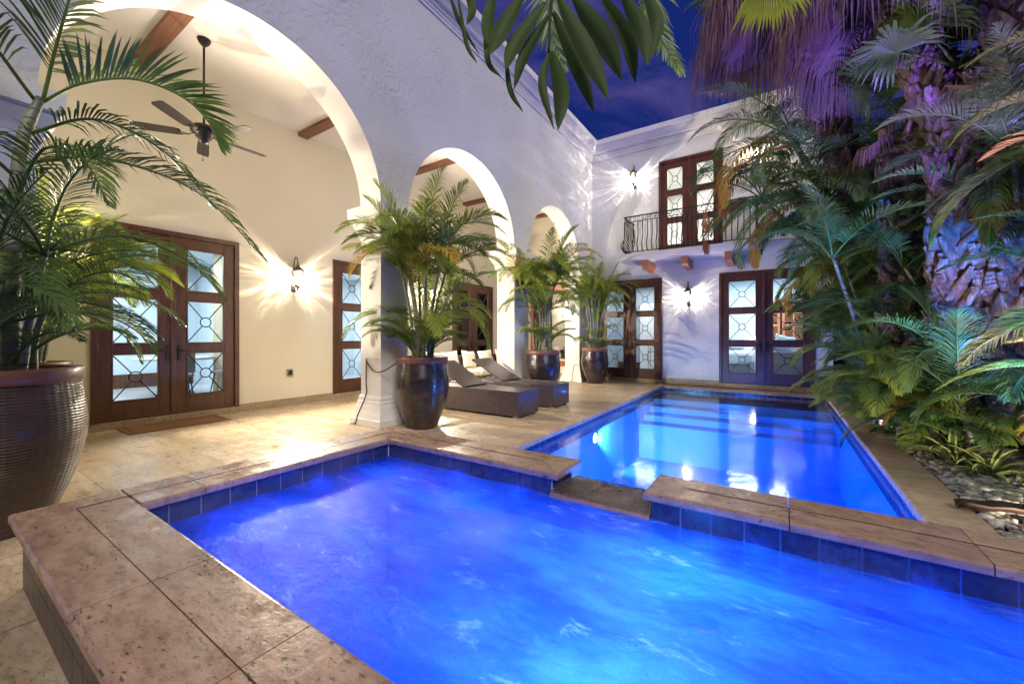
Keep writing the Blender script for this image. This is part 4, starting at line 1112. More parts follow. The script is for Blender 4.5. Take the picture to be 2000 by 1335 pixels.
so = empty('wicker_sofa', (-6.0, 6.5, 0), label='long dark wicker sofa with cream seat cushions inside the loggia', category='sofa')
b = MB(); b.cbox(-1.0,0,0,4.2,.05,.32,.01); b.build('sofa_base', M['wicker'], so)
b = MB(); b.cbox(-1.05,-.86,0,4.2,.321,.78,.015); b.cbox(-.859,-.05,-.0,.12,.321,.62,.015); b.build('sofa_back', M['wicker'], so)
for k in range(4):
    MB().cbox(-.85,.01,.13+k*1.0,1.12+k*1.0,.322,.45,.035).build('seat_cushion', M['cushion'], so)
b = MB()
for x_ in (-.95,-.08):
    for y_ in (.05,2.1,4.1): b.box(x_,x_+.06,y_,y_+.06,0,.051)
b.build('sofa_feet', M['chrome'], so)
def mat_pattern():
    m, nt, out = newmat('gold_damask_linen'); c = coords(nt)
    v = N(nt, 'ShaderNodeTexVoronoi', feature='F1'); L(nt, c, v.inputs[0]); v.inputs['Scale'].default_value = 26
    band = coords(nt); sp_ = N(nt, 'ShaderNodeSeparateXYZ'); L(nt, band, sp_.inputs[0])
    gt = N(nt, 'ShaderNodeMath', operation='GREATER_THAN'); L(nt, sp_.outputs[0], gt.inputs[0]); gt.inputs[1].default_value = .02
    pat = ramp(nt, v.outputs[0], [(.3,(1,1,1)),(.5,(0,0,0))])
    mk = mixc(nt, (0,0,0), pat, gt.outputs[0])
    principled(nt, out, mixc(nt, (.70,.65,.56), (.30,.2,.07), mk), .8); return m
M['damask'] = mat_pattern()
for k,(yy, mt, lab, tl) in enumerate(((6.83,'pillow','ivory square pillow at the near end of the wicker sofa',8),(7.42,'pillow','ivory square pillow second from the near end of the sofa',-5),
        (8.12,'pillow','ivory square pillow left of the gold patterned one on the sofa',6),(8.85,'damask','ivory pillow with a gold patterned half on the sofa',-6),(9.6,'pillow','ivory pillow on the sofa beside the second pillar',4),(10.3,'pillow','ivory pillow at the far end of the wicker sofa',-4))):
    p = pillow_mb(.46,.46,.15).build('throw_pillow', M[mt], None, (-6.70, yy, .68), label=lab, category='pillow', group='throw pillows along the wicker sofa')
    p.rotation_euler = (R(72), R(tl), R(78+tl))

# framed mirror on the end wall
mi = empty('wall_mirror', (-6.05, BW-.03, 1.62), label='large mirror in a red brown wood frame on the loggia end wall', category='mirror')
b = MB(); w_, h_ = .72, 1.25
b.cbox(-w_,-w_+.11,-.04,0,-h_,h_,.012); b.cbox(w_-.11,w_,-.04,0,-h_,h_,.012); b.cbox(-w_+.11,w_-.11,-.04,0,-h_,-h_+.15,.012); b.cbox(-w_+.11,w_-.11,-.04,0,h_-.15,h_,.012)
b.build('mirror_frame', mat_wood('red_brown_frame', (.20,.035,.01), (.48,.13,.04), .35, axis=2), mi)
m_, nt_, out_ = newmat('mirror_silver'); principled(nt_, out_, (.85,.84,.8), .03, metal=1)
MB().box(-w_+.11,w_-.11,-.012,-.004,-h_+.15,h_-.15).build('mirror_glass', m_, mi)

# doormat, outlet, cords
mt = MB().cbox(-.30,.30,-.58,.58,.001,.016,.005).build('doormat', M['mat_'], None, (-7.22, 2.18, 0), label='brown coir doormat with a dark border outside the near french doors', category='doormat')
b = MB()
for x0,x1,y0,y1 in ((-.25,.25,-.53,-.505),(-.25,.25,.505,.53),(-.25,-.225,-.505,.505),(.225,.25,-.505,.505)): b.box(x0,x1,y0,y1,.0165,.019)
b.build('border_stripe', M['mat_b'], mt)
o = MB().cbox(-.035,0,-.055,.055,-.06,.06,.006).build('outlet_box', M['chrome'], None, (LW+.035, 3.95, .60), label='grey weatherproof outlet box low on the cream loggia wall', category='outlet')
MB().cbox(0,.012,-.03,.03,-.04,.04,.004).build('outlet_cover', M['iron'], o, (.0005,0,0))
MB().tube(catmull([(-4.42,3.80,.90),(-4.58,3.68,.78),(-4.78,3.68,.78),(-4.93,3.68,.90),(-4.95,3.685,.93),(-4.955,3.685,.60),(-4.955,3.685,.43),(-5.03,3.60,.14),(-5.06,3.585,.03),(-5.15,3.56,.008)], 60), .008, 6).build('power_cord', M['cord'], None, label='black cord running from the first dark pot down the first pillar to the floor', category='cord')
MB().tube(catmull([(-4.62,10.30,.50),(-4.75,10.33,.46),(-4.80,10.33,.2),(-4.84,10.32,.012),(-5.1,10.25,.012)], 40), .009, 6).build('power_cord', M['cord'], None, label='black cord looping beside the farthest pot near the back wall', category='cord')

# ------------------------------------------------------------------ garden
G = 'palms in the planting bed'
def boot_trunk(loc, H, r, seed, label, lean=(0,0), group='fibrous trunked fan palms', dens=1.0, kind='fan_palm'):
    rg = random.Random(seed)
    t = empty(kind, loc, label=label, category='palm', group=group)
    core = MB(); C = [V(lean[0]*k/12, lean[1]*k/12, H*k/12-.1) for k in range(13)]
    core.tube(C, r*.86, 16)
    z = .05; row = 0
    while z < H:
        n = 9; 
        for k in range(n):
            a = 2*PI*(k+.5*(row%2))/n+rg.uniform(-.12,.12)
            u = z/H; c = V(lean[0]*u, lean[1]*u, z)
            d = V(math.cos(a), math.sin(a), 0); s = V(-math.sin(a), math.cos(a), 0)*(1 if (k+row)%2 else -1)
            w0 = r*.30*rg.uniform(.85,1.2); w1 = w0*rg.uniform(.35,.55); ln_ = rg.uniform(.22,.34); out = rg.uniform(.16,.36); sk = rg.uniform(.25,.6)
            p0 = c+d*r*.80; ax = (V(0,0,1)+d*out+s*sk).normalized(); p1 = p0+ax*ln_
            nrm = (d-ax*d.dot(ax)).normalized(); sd = ax.cross(nrm)
            th = .03
            vs = [p0-sd*w0, p0+sd*w0, p1+sd*w1, p1-sd*w1]
            pm_ = (p0+p1)/2+d*.02
            ws_ = ((p0,w0,.8,1.3),(pm_,(w0+w1)*.46,.9,1.7),(p1,w1,.75,1.1))
            vs = []
            for pc_, w_, q_, hgt in ws_:
                jx = rg.uniform(-.012,.012)
                vs += [pc_-sd*w_-nrm*.01, pc_-sd*w_*.6+nrm*th*hgt*.9, pc_+sd*jx+nrm*th*hgt*1.25, pc_+sd*w_*.6+nrm*th*hgt*.85, pc_+sd*w_-nrm*.01]
            fs = []
            for r_ in (0,5):
                for q_ in range(4): fs.append((r_+q_, r_+q_+1, r_+q_+6, r_+q_+5))
            fs.append((14,13,12,11,10)); core.add(vs, fs, True)
        z += .115/dens; row += 1
    core.build('trunk', M['bark'], t)
    return t
def fan_leaf_mb(base, az, el, pet, rad, nseg=34, fold=.25, droop=.8, spread=260, rg=random, w=.05, dead=False):
    b = MB(); d = V(math.cos(R(az))*math.cos(R(el)), math.sin(R(az))*math.cos(R(el)), math.sin(R(el)))
    base = Vector(base); tip = base+d*pet+V(0,0,-.12*pet)
    b.tube([base, base.lerp(tip,.5)+V(0,0,.05*pet), tip], [.016,.012,.009], 6)
    S = d.cross(V(0,0,1)); S = S.normalized() if S.length > .1 else V(1,0,0)
    U = S.cross(d).normalized()
    for i in range(nseg):
        q = R(-spread/2+spread*(i+.5)/nseg)
        D = (d*math.cos(q)+S*math.sin(q)); D = (D+U*fold*abs(math.sin(q))).normalized()
        W = D.cross(U); W = W.normalized(); l = rad*rg.uniform(.85,1.08)*(1-.15*abs(math.sin(q/2)))
        k = droop*rg.uniform(.6,1.3)
        q1 = tip+D*l*.45; D2 = (D+V(0,0,-1)*k).normalized(); q2 = q1+D2*l*.3; D3 = (D2+V(rg.uniform(-.1,.1),rg.uniform(-.1,.1),-1)*k*1.6).normalized(); q3 = q2+D3*l*.3
        ww = w
        vs = [tip-W*ww*.08, tip+W*ww*.08, q1-W*ww*.5, q1+W*ww*.5, q1+U*ww*.25, q2-W*ww*.3, q2+W*ww*.3, q3]
        b.add(vs, [(0,4,2),(0,1,4),(1,3,4),(2,4,5),(4,6,5),(4,3,6),(5,6,7)], False)
    return b
def crown(t, top, seed, n_live, n_dead, live='leaf_g', rad=.8, pet=.7, deadrad=1.0):
    rg = random.Random(seed); top = Vector(top)
    for k in range(n_live):
        az = 360*k/n_live*1.9+rg.uniform(-20,20); el = rg.uniform(5,75)
        fan_leaf_mb(top, az, el, pet*rg.uniform(.8,1.2), rad*rg.uniform(.8,1.1), rg=rg, droop=.5).build('fan_leaf', M[live], t)
    for k in range(n_dead):
        az = 360*k/n_dead+rg.uniform(-25,25)
        fan_leaf_mb(top+V(0,0,-rg.uniform(0,.25)), az, rg.uniform(-50,-15), pet*rg.uniform(.5,.8), deadrad*rg.uniform(.8,1.2), rg=rg, droop=3.0, spread=200, w=.026, nseg=44).build('dead_leaf', M['dry'], t)
T1 = boot_trunk((1.45,7.6,0), 3.9, .24, 1, 'boot covered palm trunk farthest left of the three in the bed')
crown(T1, (0,0,4.2), 3, 5, 5, rad=.7, deadrad=.5)
T2 = boot_trunk((1.70,6.6,0), 3.9, .21, 2, 'boot covered palm trunk in the middle of the three in the bed')
crown(T2, (0,0,4.3), 4, 6, 4, rad=.7, deadrad=.5)
T3 = boot_trunk((2.08,6.42,0), 6.2, .22, 5, 'boot covered palm trunk at the right edge of the picture with rocks at its base', lean=(.02,.02))
crown(T3, (.02,.02,6.4), 8, 8, 8, rad=.9)
# leaning fan palm over the pool whose skirt hangs into the picture
T4 = boot_trunk((2.9,7.4,0), 6.0, .18, 9, 'fan palm leaning over the bed with a hanging skirt of dead leaves', lean=(-1.9,-.6))
crown(T4, (-1.95,-.62,6.1), 12, 6, 26, rad=.75, deadrad=1.35)
T5 = boot_trunk((2.2,9.3,0), 7.0, .16, 10, 'tall fan palm behind the others with a purple lit skirt', lean=(-2.3,-1.4))
crown(T5, (-2.35,-1.45,7.1), 14, 6, 28, rad=.75, deadrad=1.5)

beds = [ # x, y, stems, height range, frond length, seed, label
 (1.75,10.9,8,(1.4,3.2),(1.3,1.9),101,'areca palm clump at the far end of the bed against the house corner','leaf_g'),
 (1.55,9.7,7,(.8,2.4),(1.2,1.7),102,'areca palm clump leaning over the far corner of the pool','leaf'),
 (2.7,9.9,7,(2.2,4.4),(1.6,2.2),103,'tall palm clump behind the far end of the bed','leaf_g'),
 (1.75,8.4,7,(.6,2.0),(1.1,1.6),104,'mid height areca clump beside the farthest fan palm trunk','leaf'),
 (2.9,7.7,7,(1.6,3.6),(1.5,2.1),105,'tall palm clump behind the two far trunks','leaf_g'),
 (1.35,7.2,6,(.3,1.3),(1.0,1.4),106,'low areca clump between the middle trunk and the pool edge','leaf'),
 (2.9,6.0,7,(1.2,3.0),(1.4,2.0),107,'palm clump behind the right edge trunk','leaf_g'),
 (2.6,4.7,5,(.5,1.6),(1.2,1.6),108,'palm clump at the right edge in front of the rocks','leaf'),
 (1.50,6.75,6,(.15,.8),(1.0,1.35),111,'areca clump with lime tipped fronds in front of the middle trunk','leaf'),
 (1.82,6.08,5,(.5,1.5),(.9,1.25),112,'areca clump with bluish fronds before the right edge trunk','leaf_g'),
 (1.45,7.95,7,(1.2,2.5),(1.1,1.6),113,'areca clump filling the gap beside the left fan palm trunk','leaf_g'),
 (1.35,8.9,7,(.9,2.3),(1.1,1.5),114,'areca clump hanging over the far right pool coping','leaf'),
 (2.2,8.8,7,(2.3,4.0),(1.5,2.0),115,'high palm clump between the fan palm trunks and the house','leaf_g'),
 (2.4,6.9,6,(2.2,3.8),(1.3,1.8),116,'palm clump rising behind the right edge trunk','leaf_g'),
 (3.3,9.0,6,(2.6,5.0),(1.7,2.3),109,'tallest feather palm clump at the back of the bed','leaf_g'),
]
for (x,y,s,Hs,fl,sd,lab,mt_) in beds:
    clump((x,y,-.03), lab, s, sd, matl=mt_, group=G, spread=.35, Hs=Hs, fl=fl, nf=7, low=12, ll=.36, nl=58, w=.0125, sr=.026, alt=('leaf_y',.05), lean=(4,22))
# slender trunk palm whose crown arches over the far end of the pool and hides the right of the balcony
def feather(loc, H, lean, seed, label, nfr, L_=(1.8,2.4), ll=.5, mt_='leaf_g', r=.07, extra=()):
    rg = random.Random(seed); t = empty('feather_palm', loc, label=label, category='palm', group='tall feather palms leaning over the pool')
    top = V(lean[0], lean[1], H); C = catmull([V(0,0,-.1), V(lean[0]*.3,lean[1]*.3,H*.5), top], 16)
    MB().tube(C, [r*(1.2-.5*i/16) for i in range(17)], 12).build('trunk', M['stem'], t)
    for k in range(nfr):
        az = 360*k/nfr+rg.uniform(-14,14); el = rg.choice((70,50,32,15))+rg.uniform(-8,8)
        frond_mb(arc(top, az, el, rg.uniform(*L_), rg.uniform(75,125), curl=rg.uniform(-20,20)), 72, ll*rg.uniform(.85,1.1), .0165, sag=.6, rng=rg, rw=.016).build('frond', M[mt_], t)
    for az, el, l2, dr, m2, lb in extra:
        frond_mb(arc(top, az, el, l2, dr), 56, ll, .023, sag=.5, rng=rg, rw=.016, vee=10).build('frond', M[m2], t, label=lb)
    return t
feather((1.75,9.0,0), 4.6, (-1.5,-.4), 21, 'feather palm arching over the balcony', 15, (1.7,2.3), .5, extra=((200,-5,2.2,85,'leaf_o','dry orange frond hanging before the balcony'),(230,10,2.3,110,'leaf_y','yellowing frond'),(150,20,2.0,120,'leaf_o','dry orange frond')))
feather((2.0,8.6,0), 3.5, (-1.35,-.2), 22, 'feather palm over the middle of the pool edge', 14, (1.6,2.2), .46, extra=((215,5,1.9,110,'leaf_y','yellowing frond'),))
feather((2.5,7.4,0), 3.0, (-.3,-.2), 23, 'shorter feather palm between the trunks', 13, (1.4,1.9), .42, 'leaf', extra=((250,0,1.5,70,'leaf_o','golden dead frond'),))
feather((1.7,9.0,0), 2.4, (-.75,-.3), 25, 'low feather palm trailing over the far corner of the pool', 13, (1.2,1.6), .40, 'leaf', extra=((200,10,1.3,110,'leaf_y','yellowing frond'),))
feather((1.6,9.5,0), 4.0, (-1.85,.0), 27, 'feather palm leaning farthest out across the end of the pool', 15, (1.4,1.9), .44, extra=((205,0,1.7,100,'leaf_o','orange frond before the balcony corner'),))
feather((2.1,9.3,0), 3.1, (-1.5,-.4), 28, 'feather palm under the balcony corner', 14, (1.3,1.7), .42)
0 and feather((1.9,8.0,0), 5.3, (-.9,.3), 26, 'highest feather palm crossing the roof line', 14, (1.6,2.2), .45)
feather((3.3,6.9,0), 5.2, (-.4,.2), 29, 'dark feather palm filling the top right corner behind the trunks', 16, (1.7,2.3), .5)
feather((2.9,5.4,0), 3.0, (-.3,.1), 24, 'feather palm with lime tipped fronds at the right edge', 12, (1.4,1.9), .42, 'leaf')

# hedge, fence behind the palms
fw = empty('garden_wall', (0,0,0), label='dark garden wall behind the palm bed', category='wall')
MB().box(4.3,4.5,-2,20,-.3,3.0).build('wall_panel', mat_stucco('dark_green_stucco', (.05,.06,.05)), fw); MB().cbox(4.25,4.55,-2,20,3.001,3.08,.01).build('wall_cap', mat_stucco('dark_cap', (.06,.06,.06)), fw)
MB().box(1.03,4.29,13.2,13.35,-.3,3.0).build('side_gate', M['iron'], None, label='dark gate closing the gap beside the house', category='gate')
def hedge(loc, size, n, seed, label):
    rg = random.Random(seed); b = MB()
    for i in range(n):
        p = V(rg.uniform(-.5,.5)*size[0], rg.uniform(-.5,.5)*size[1], rg.uniform(0,1)**.8*size[2])
        a = rg.uniform(0,2*PI); e = rg.uniform(-.6,.9); D = V(math.cos(a)*math.cos(e), math.sin(a)*math.cos(e), math.sin(e)); W = D.orthogonal().normalized(); W.rotate(Matrix.Rotation(rg.uniform(0,6), 3, D))
        l = rg.uniform(.10,.2); w = l*.28
        b.add([p, p+D*l*.5+W*w, p+D*l, p+D*l*.5-W*w], [(0,1,2,3)])
    t = empty('hedge', loc, label=label, category='hedge'); b.build('foliage', M['leaf_d'], t)
    s = MB()
    for k in range(12): 
        x = (-.45+.9*rg.random())*size[0]; y = (-.45+.9*rg.random())*size[1]; s.tube([(x,y,-.1),(x*1.05,y*1.05,size[2]*.8)], [.03,.01], 5)
    s.build('branches', M['bark'], t)
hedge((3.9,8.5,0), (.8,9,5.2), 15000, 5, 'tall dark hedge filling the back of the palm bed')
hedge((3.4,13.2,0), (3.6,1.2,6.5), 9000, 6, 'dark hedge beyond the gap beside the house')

# pebbles
rg = random.Random(4); pb = MB()
ico = [(V(*p)).normalized() for p in [(-1,1.618,0),(1,1.618,0),(-1,-1.618,0),(1,-1.618,0),(0,-1,1.618),(0,1,1.618),(0,-1,-1.618),(0,1,-1.618),(1.618,0,-1),(1.618,0,1),(-1.618,0,-1),(-1.618,0,1)]]
icf = [(0,11,5),(0,5,1),(0,1,7),(0,7,10),(0,10,11),(1,5,9),(5,11,4),(11,10,2),(10,7,6),(7,1,8),(3,9,4),(3,4,2),(3,2,6),(3,6,8),(3,8,9),(4,9,5),(2,4,11),(6,2,10),(8,6,7),(9,8,1)]
def subdiv(vs, fs):
    vs = list(vs); out = []; cache = {}
    def mid(a,b):
        k = (min(a,b),max(a,b))
        if k not in cache: vs.append((vs[a]+vs[b]).normalized()); cache[k] = len(vs)-1
        return cache[k]
    for a,b,c in fs:
        x,y,z = mid(a,b),mid(b,c),mid(c,a); out += [(a,x,z),(b,y,x),(c,z,y),(x,y,z)]
    return vs, out
sv, sf = subdiv(ico, icf)
for i in range(2600):
    y = rg.uniform(3.0,7.2); x = 1.20+abs(rg.gauss(0,.42))
    if x > 2.5: continue
    s = rg.uniform(.014,.034)*(1.5 if rg.random() < .06 else 1); sx, sy, sz = s*rg.uniform(.8,1.5), s*rg.uniform(.8,1.4), s*rg.uniform(.5,.8)
    R3 = Matrix.Rotation(rg.uniform(0,6.28),3,'Z')@Matrix.Rotation(rg.uniform(-.4,.4),3,'X')
    k = rg.uniform(0,99); c = V(x,y,-.025+rg.uniform(0,.025))
    pb.add([c+R3@V(v.x*sx*(1+.18*noise.noise(v*1.3+V(k,0,0))), v.y*sy, v.z*sz) for v in (sv if y < 5.6 and s>.0 else ico)], (sf if y < 5.6 and s>.0 else icf), True)
def mat_peb():
    m, nt, out = newmat('river_pebbles'); geo = N(nt, 'ShaderNodeNewGeometry')
    col = ramp(nt, geo.outputs['Random Per Island'], [(0,(.10,.09,.085)),(.3,(.26,.22,.19)),(.6,(.42,.38,.33)),(1,(.55,.52,.46))])
    c = coords(nt); col = mixc(nt, col, (.15,.12,.1), ramp(nt, noise_t(nt, c, 60, 4), [(.5,(0,0,0)),(.8,(.6,.6,.6))]))
    principled(nt, out, col, .5, bump(nt, noise_t(nt, c, 80, 3), .2, .003)); return m
pb.build('river_pebbles', mat_peb(), None, kind='stuff', label='pale river pebbles covering the front of the planting bed', category='pebbles')
# rocks at the trunk base
for k,(x,y,s) in enumerate(((1.82,5.95,.16),(1.98,5.72,.13),(1.70,6.12,.12),(2.18,5.62,.16),(1.85,5.6,.09),(1.72,6.4,.14),(2.1,6.0,.14))):
    vv, ff = subdiv(sv, sf); r_ = MB()
    r_.add([V(v.x*s*1.15, v.y*s, v.z*s*.75)*(1+.28*noise.noise(v*1.6+V(k*3,0,0))+.10*noise.noise(v*5+V(k,0,0))) for v in vv], ff, False)
    r_.build('rock', mat_plain('rough_garden_rock', (.24,.19,.17), .8, 30, .7) if k == 0 else bpy.data.materials['rough_garden_rock'], None, (x,y,s*.35), label=['largest reddish rock against the right edge trunk','rough rock in front of the right edge trunk','rock left of the right edge trunk','big rock at the right edge of the pebbles','smallest rock beside the pebbles','rock behind the strap leaved plant','rock wedged against the trunk foot'][k], category='rock', group='rocks around the trunk base')
# striped strap-leaf plants
def mat_strap():
    m, nt, out = newmat('variegated_strap_leaf'); tc = N(nt, 'ShaderNodeUVMap')
    a = N(nt, 'ShaderNodeAttribute', attribute_name='across'); 
    col = ramp(nt, a.outputs['Fac'], [(.0,(.42,.42,.16)),(.20,(.36,.38,.12)),(.30,(.05,.13,.03)),(.70,(.06,.15,.03)),(.80,(.36,.38,.12)),(1,(.42,.42,.16))])
    principled(nt, out, col, .35); return m
M['strap'] = mat_strap()
def strap(loc, n, seed, label, ln=.38, w=.05, el=(25,75)):
    rg = random.Random(seed); vs = []; fs = []; ac = []
    for i in range(n):
        az = 360*i/n*1.618+rg.uniform(-15,15); pts = arc((0,0,.0), az, rg.uniform(*el), ln*rg.uniform(.7,1.15), rg.uniform(60,120))
        for k, p in enumerate(pts):
            T = (pts[min(k+1,7)]-pts[max(k-1,0)]).normalized(); S = T.cross(V(0,0,1)); S = S.normalized() if S.length>.05 else V(1,0,0); U = S.cross(T)
            ww = w*(math.sin(PI*min(1,(k+1.2)/8.2))**.6)*.5
            b0 = len(vs)
            for c_ in (-1,-.5,0,.5,1): vs.append(tuple(p+S*ww*c_+U*abs(c_)*ww*.5)); ac.append((c_+1)/2)
            if k: 
                for c_ in range(4): fs.append((b0-5+c_, b0-4+c_, b0+c_+1, b0+c_))
    b = MB(); b.add(vs, fs, True); t = empty('strap_leaf_plant', loc, label=label, category='plant', group='low plants along the bed edge')
    o = b.build('leaves', M['strap'], t); at = o.data.attributes.new('across', 'FLOAT', 'POINT'); at.data.foreach_set('value', ac)
strap((1.45,5.78,-.02), 28, 1, 'bigger striped strap leaved plant drooping over the pebbles', .46, .062)
strap((1.33,6.25,-.02), 24, 2, 'striped strap leaved plant behind the bigger one', .42, .05)
strap((1.62,5.45,-.02), 20, 3, 'pale striped plant nearest the camera at the edge of the pebbles', .40, .05)
# low ferns along the edge
def fern(loc, n, seed, label, l=.55, mt_='leaf'):
    rg = random.Random(seed); t = empty('fern', loc, label=label, category='fern', group='ferns along the pool side of the bed')
    for k in range(n):
        frond_mb(arc((0,0,0), 360*k/n+rg.uniform(-15,15), rg.uniform(35,75), l*rg.uniform(.8,1.2), rg.uniform(60,110)), 24, .12, .018, rng=rg, rw=.004, t0=.1).build('frond', M[mt_], t)
for k,(x,y) in enumerate(((1.36,7.1),(1.34,8.1),(1.34,9.1),(1.34,10.1),(1.75,7.5),(2.15,5.0),(2.2,4.2))):
    fern((x,y,-.02), 20, 60+k, ['fern just behind the strap leaved plants','fern halfway along the pool side of the bed','fern trailing toward the far pool corner','farthest fern by the house corner','fern tucked behind the striped plants','fern right of the pebbles near the rocks','closest fern at the right edge of the pebbles'][k], .55 if k > 1 else .45)
# dark fallen palm sheath on the coping
b = MB(); vs = []; fs = []
for i in range(13):
    u = i/12; x = u*.62; w = .055*math.sin(PI*min(1,.12+u*.8))+.012
    for c_ in (-1,-.5,0,.5,1): vs.append((x, c_*w, .02+.03*u+abs(c_)**2*.05+.006*math.sin(u*20)))
for i in range(12):
    for c_ in range(4): a = i*5+c_; fs.append((a,a+5,a+6,a+1))
b.add(vs, fs, True); o = b.build('fallen_sheath', mat_plain('dark_red_sheath', (.035,.012,.010), .6), None, (1.08,4.22,0), R(8), label='dark dry palm sheath lying across the pool coping and pebbles', category='fallen leaf')
so_ = o.modifiers.new('Solid', 'SOLIDIFY'); so_.thickness = .006

# ------------------------------------------------------------------ broad-leaved frond hanging over the camera side
def ctl(u, v, dep):
    """photo pixel at a given depth from the camera -> world (used to measure leaf positions)"""
    A = math.atan(520/787.); s, c = math.sin(A), math.cos(A); r = (u-1000)/787.; w = (658.5-v)/787.
    return V((-s+r*c)*dep, (c+r*s)*dep, 1.25+w*dep)
ov = empty('overhanging_palm', (3.0, -1.2, 0), label='palm whose broad dark leaflets hang into the top of the picture', category='palm')
ovl = V(3.0,-1.2,0)
MB().tube([V(0,0,-.1),V(-.3,.2,1.8),V(-.9,.8,3.4)], [.09,.075,.06], 12).build('trunk', M['stem'], ov)
b = MB(); D0 = 1.55; WS = .78
rach = [V(2.1,-.4,3.4)] + [ctl(1230,-420,1.7), ctl(1150,-150,1.6), ctl(1085,-20,D0), ctl(1075,30,D0), ctl(1072,100,D0)]
rach = catmull(rach, 30); b.tube([p-ovl for p in rach], [.014-.010*i/30 for i in range(31)], 8)
def z3(x, y): return (650+x/2.84, y/2.84)
LFS = [((720,-90),(775,40),(742,140),.045),((900,-60),(862,120),(852,250),.07),((1060,-40),(930,170),(868,305),.085),((1175,10),(1010,240),(958,390),.075),
 ((1195,85),(1060,320),(1005,495),.06),((1203,285),(1163,470),(1225,715),.045),((1210,285),(1262,520),(1250,722),.095),((1222,70),(1360,370),(1452,628),.085),
 ((1250,-20),(1420,290),(1530,555),.10),((1330,-30),(1500,220),(1605,445),.11),((1480,-40),(1630,230),(1680,460),.085),((1600,-40),(1715,170),(1748,370),.085),((1730,-60),(1800,120),(1765,330),.075),
 ((640,-60),(700,120),(810,300),.022),((690,-40),(740,240),(800,350),.020),((850,60),(860,330),(935,430),.030),((960,300),(985,500),(1055,622),.028)]
for k,(p0,p1,p2,w) in enumerate(LFS):
    dd = D0+.05*math.sin(k*2.1); pts = catmull([ctl(*z3(*p0), dd+.05), ctl(*z3(*p1), dd), ctl(*z3(*p2), dd-.04)], 10)
    vs = []; fs = []
    for i, p in enumerate(pts):
        T = (pts[min(i+1,10)]-pts[max(i-1,0)]).normalized(); vw = (p-V(0,0,1.25)).normalized(); S = T.cross(vw).normalized(); U = S.cross(T)
        tw = .35*math.sin(k*1.7+i*.15); S2 = S*math.cos(tw)+U*math.sin(tw); U2 = U*math.cos(tw)-S*math.sin(tw)
        u_ = i/10; ww = WS*w*.5*((.25+.75*math.sin(PI/2*min(1,u_/.45))) if u_ < .45 else (1-((u_-.45)/.55)**1.7))*.92+.001
        b0 = len(vs)
        for c_ in (-1,-.5,0,.5,1): vs.append(p-ovl+S2*ww*c_+U2*abs(c_)*ww*.35)
        if i:
            for c_ in range(4): fs.append((b0-5+c_,b0-4+c_,b0+c_+1,b0+c_))
    b.add(vs, fs, True)
b.build('broad_frond', M['leaf_d'], ov)
# bluish fronds and a lime fan leaf higher up, belonging to a feather palm at the right
hp = empty('high_feather_palm', (2.9, 3.4, 0), label='tall palm at the right whose blue lit fronds reach over the sky', category='palm'); hl = V(2.9,3.4,0)
MB().tube(catmull([V(0,0,-.1),V(-.3,0,3.5),V(-.9,.3,6.3)], 14), .09, 12).build('trunk', M['stem'], hp)
top = V(2.0,3.7,6.3)
for pts, nl, ll, ve, mt_ in (([top, ctl(1300,-150,3.6), ctl(1275,-20,3.6), ctl(1285,60,3.6), ctl(1335,150,3.5)], 56, .34, 5, 'leaf_g'),
                  ([top, ctl(1200,-220,3.4), ctl(1085,-60,3.5), ctl(1072,40,3.5), ctl(1105,140,3.5)], 56, .34, 5, 'leaf_g'),
                  ([top, V(1.8,5.0,6.2), V(1.5,5.9,5.6), V(1.3,6.3,4.9)], 44, .4, 20, 'leaf_g'),
                  ([top, V(2.6,4.9,6.4), V(3.0,5.6,5.8), V(3.1,6.0,5.1)], 44, .4, 20, 'leaf_g')):
    frond_mb([p-hl for p in pts], nl, ll, .022, vee=ve, sag=.12, side=V(.83,.55,0), a0=50, force=True).build('frond', M[mt_], hp)
b = fan_leaf_mb(ctl(1505,-200,3.2)-hl, 0, -88, .50, .50, nseg=30, spread=100, droop=.15, w=.042, fold=0)
b.build('lime_fan_leaf', M['leaf_l'], hp, label='bright lime fan leaf hanging at the top')

# ------------------------------------------------------------------ garden and pool lights
def spot(name, loc, target, power, col, ang=70, rad=.04, blend=.6, parent=None):
    ln = bpy.data.lights.new(name, 'SPOT'); ln.energy = power; ln.color = col; ln.spot_size = R(ang); ln.spot_blend = blend; ln.shadow_soft_size = rad
    o = bpy.data.objects.new(name, ln); COL.objects.link(o); o.location = loc
    o.rotation_euler = (Vector(target)-Vector(loc)).to_track_quat('-Z','Y').to_euler(); 
    if parent: o.parent = parent
    return o
def uplight(loc, target, power, col, label, ang=75):
    t = empty('garden_uplight', loc, label=label, category='garden light', group='coloured garden uplights')
    d = (Vector(target)-Vector(loc)).normalized()
    b = MB(); b.tube([V(0,0,-.05),V(0,0,.05)], .012, 8); b.tube([V(0,0,.05)-d*.02, V(0,0,.05)+d*.09], [.03,.042], 14); b.build('lamp_housing', M['iron'], t)
    o = spot('uplight_beam', (0,0,0), (0,0,1), power, col, ang, .03); o.parent = t; o.location = V(0,0,.05)+d*.11; o.rotation_euler = d.to_track_quat('-Z','Y').to_euler()
uplight((2.3,5.2,0), (2.0,7.0,3.0), 400, (.05,.12,1), 'blue garden uplight right of the rocks', 95)
uplight((1.24,7.62,0), (1.7,7.6,3.2), 750, (.02,.13,1), 'small blue garden uplight between the low areca clumps', 110)
uplight((1.5,9.35,0), (1.3,9.0,3.2), 950, (.03,.30,1), 'small teal garden uplight near the far coping', 110)
uplight((2.55,7.3,0), (1.0,7.5,3.0), 2600, (.02,.16,1), 'blue garden uplight hidden behind the middle trunk', 110)
uplight((2.4,9.3,0), (.4,8.8,4.2), 2600, (.04,.38,1), 'teal garden uplight at the back of the bed', 110)
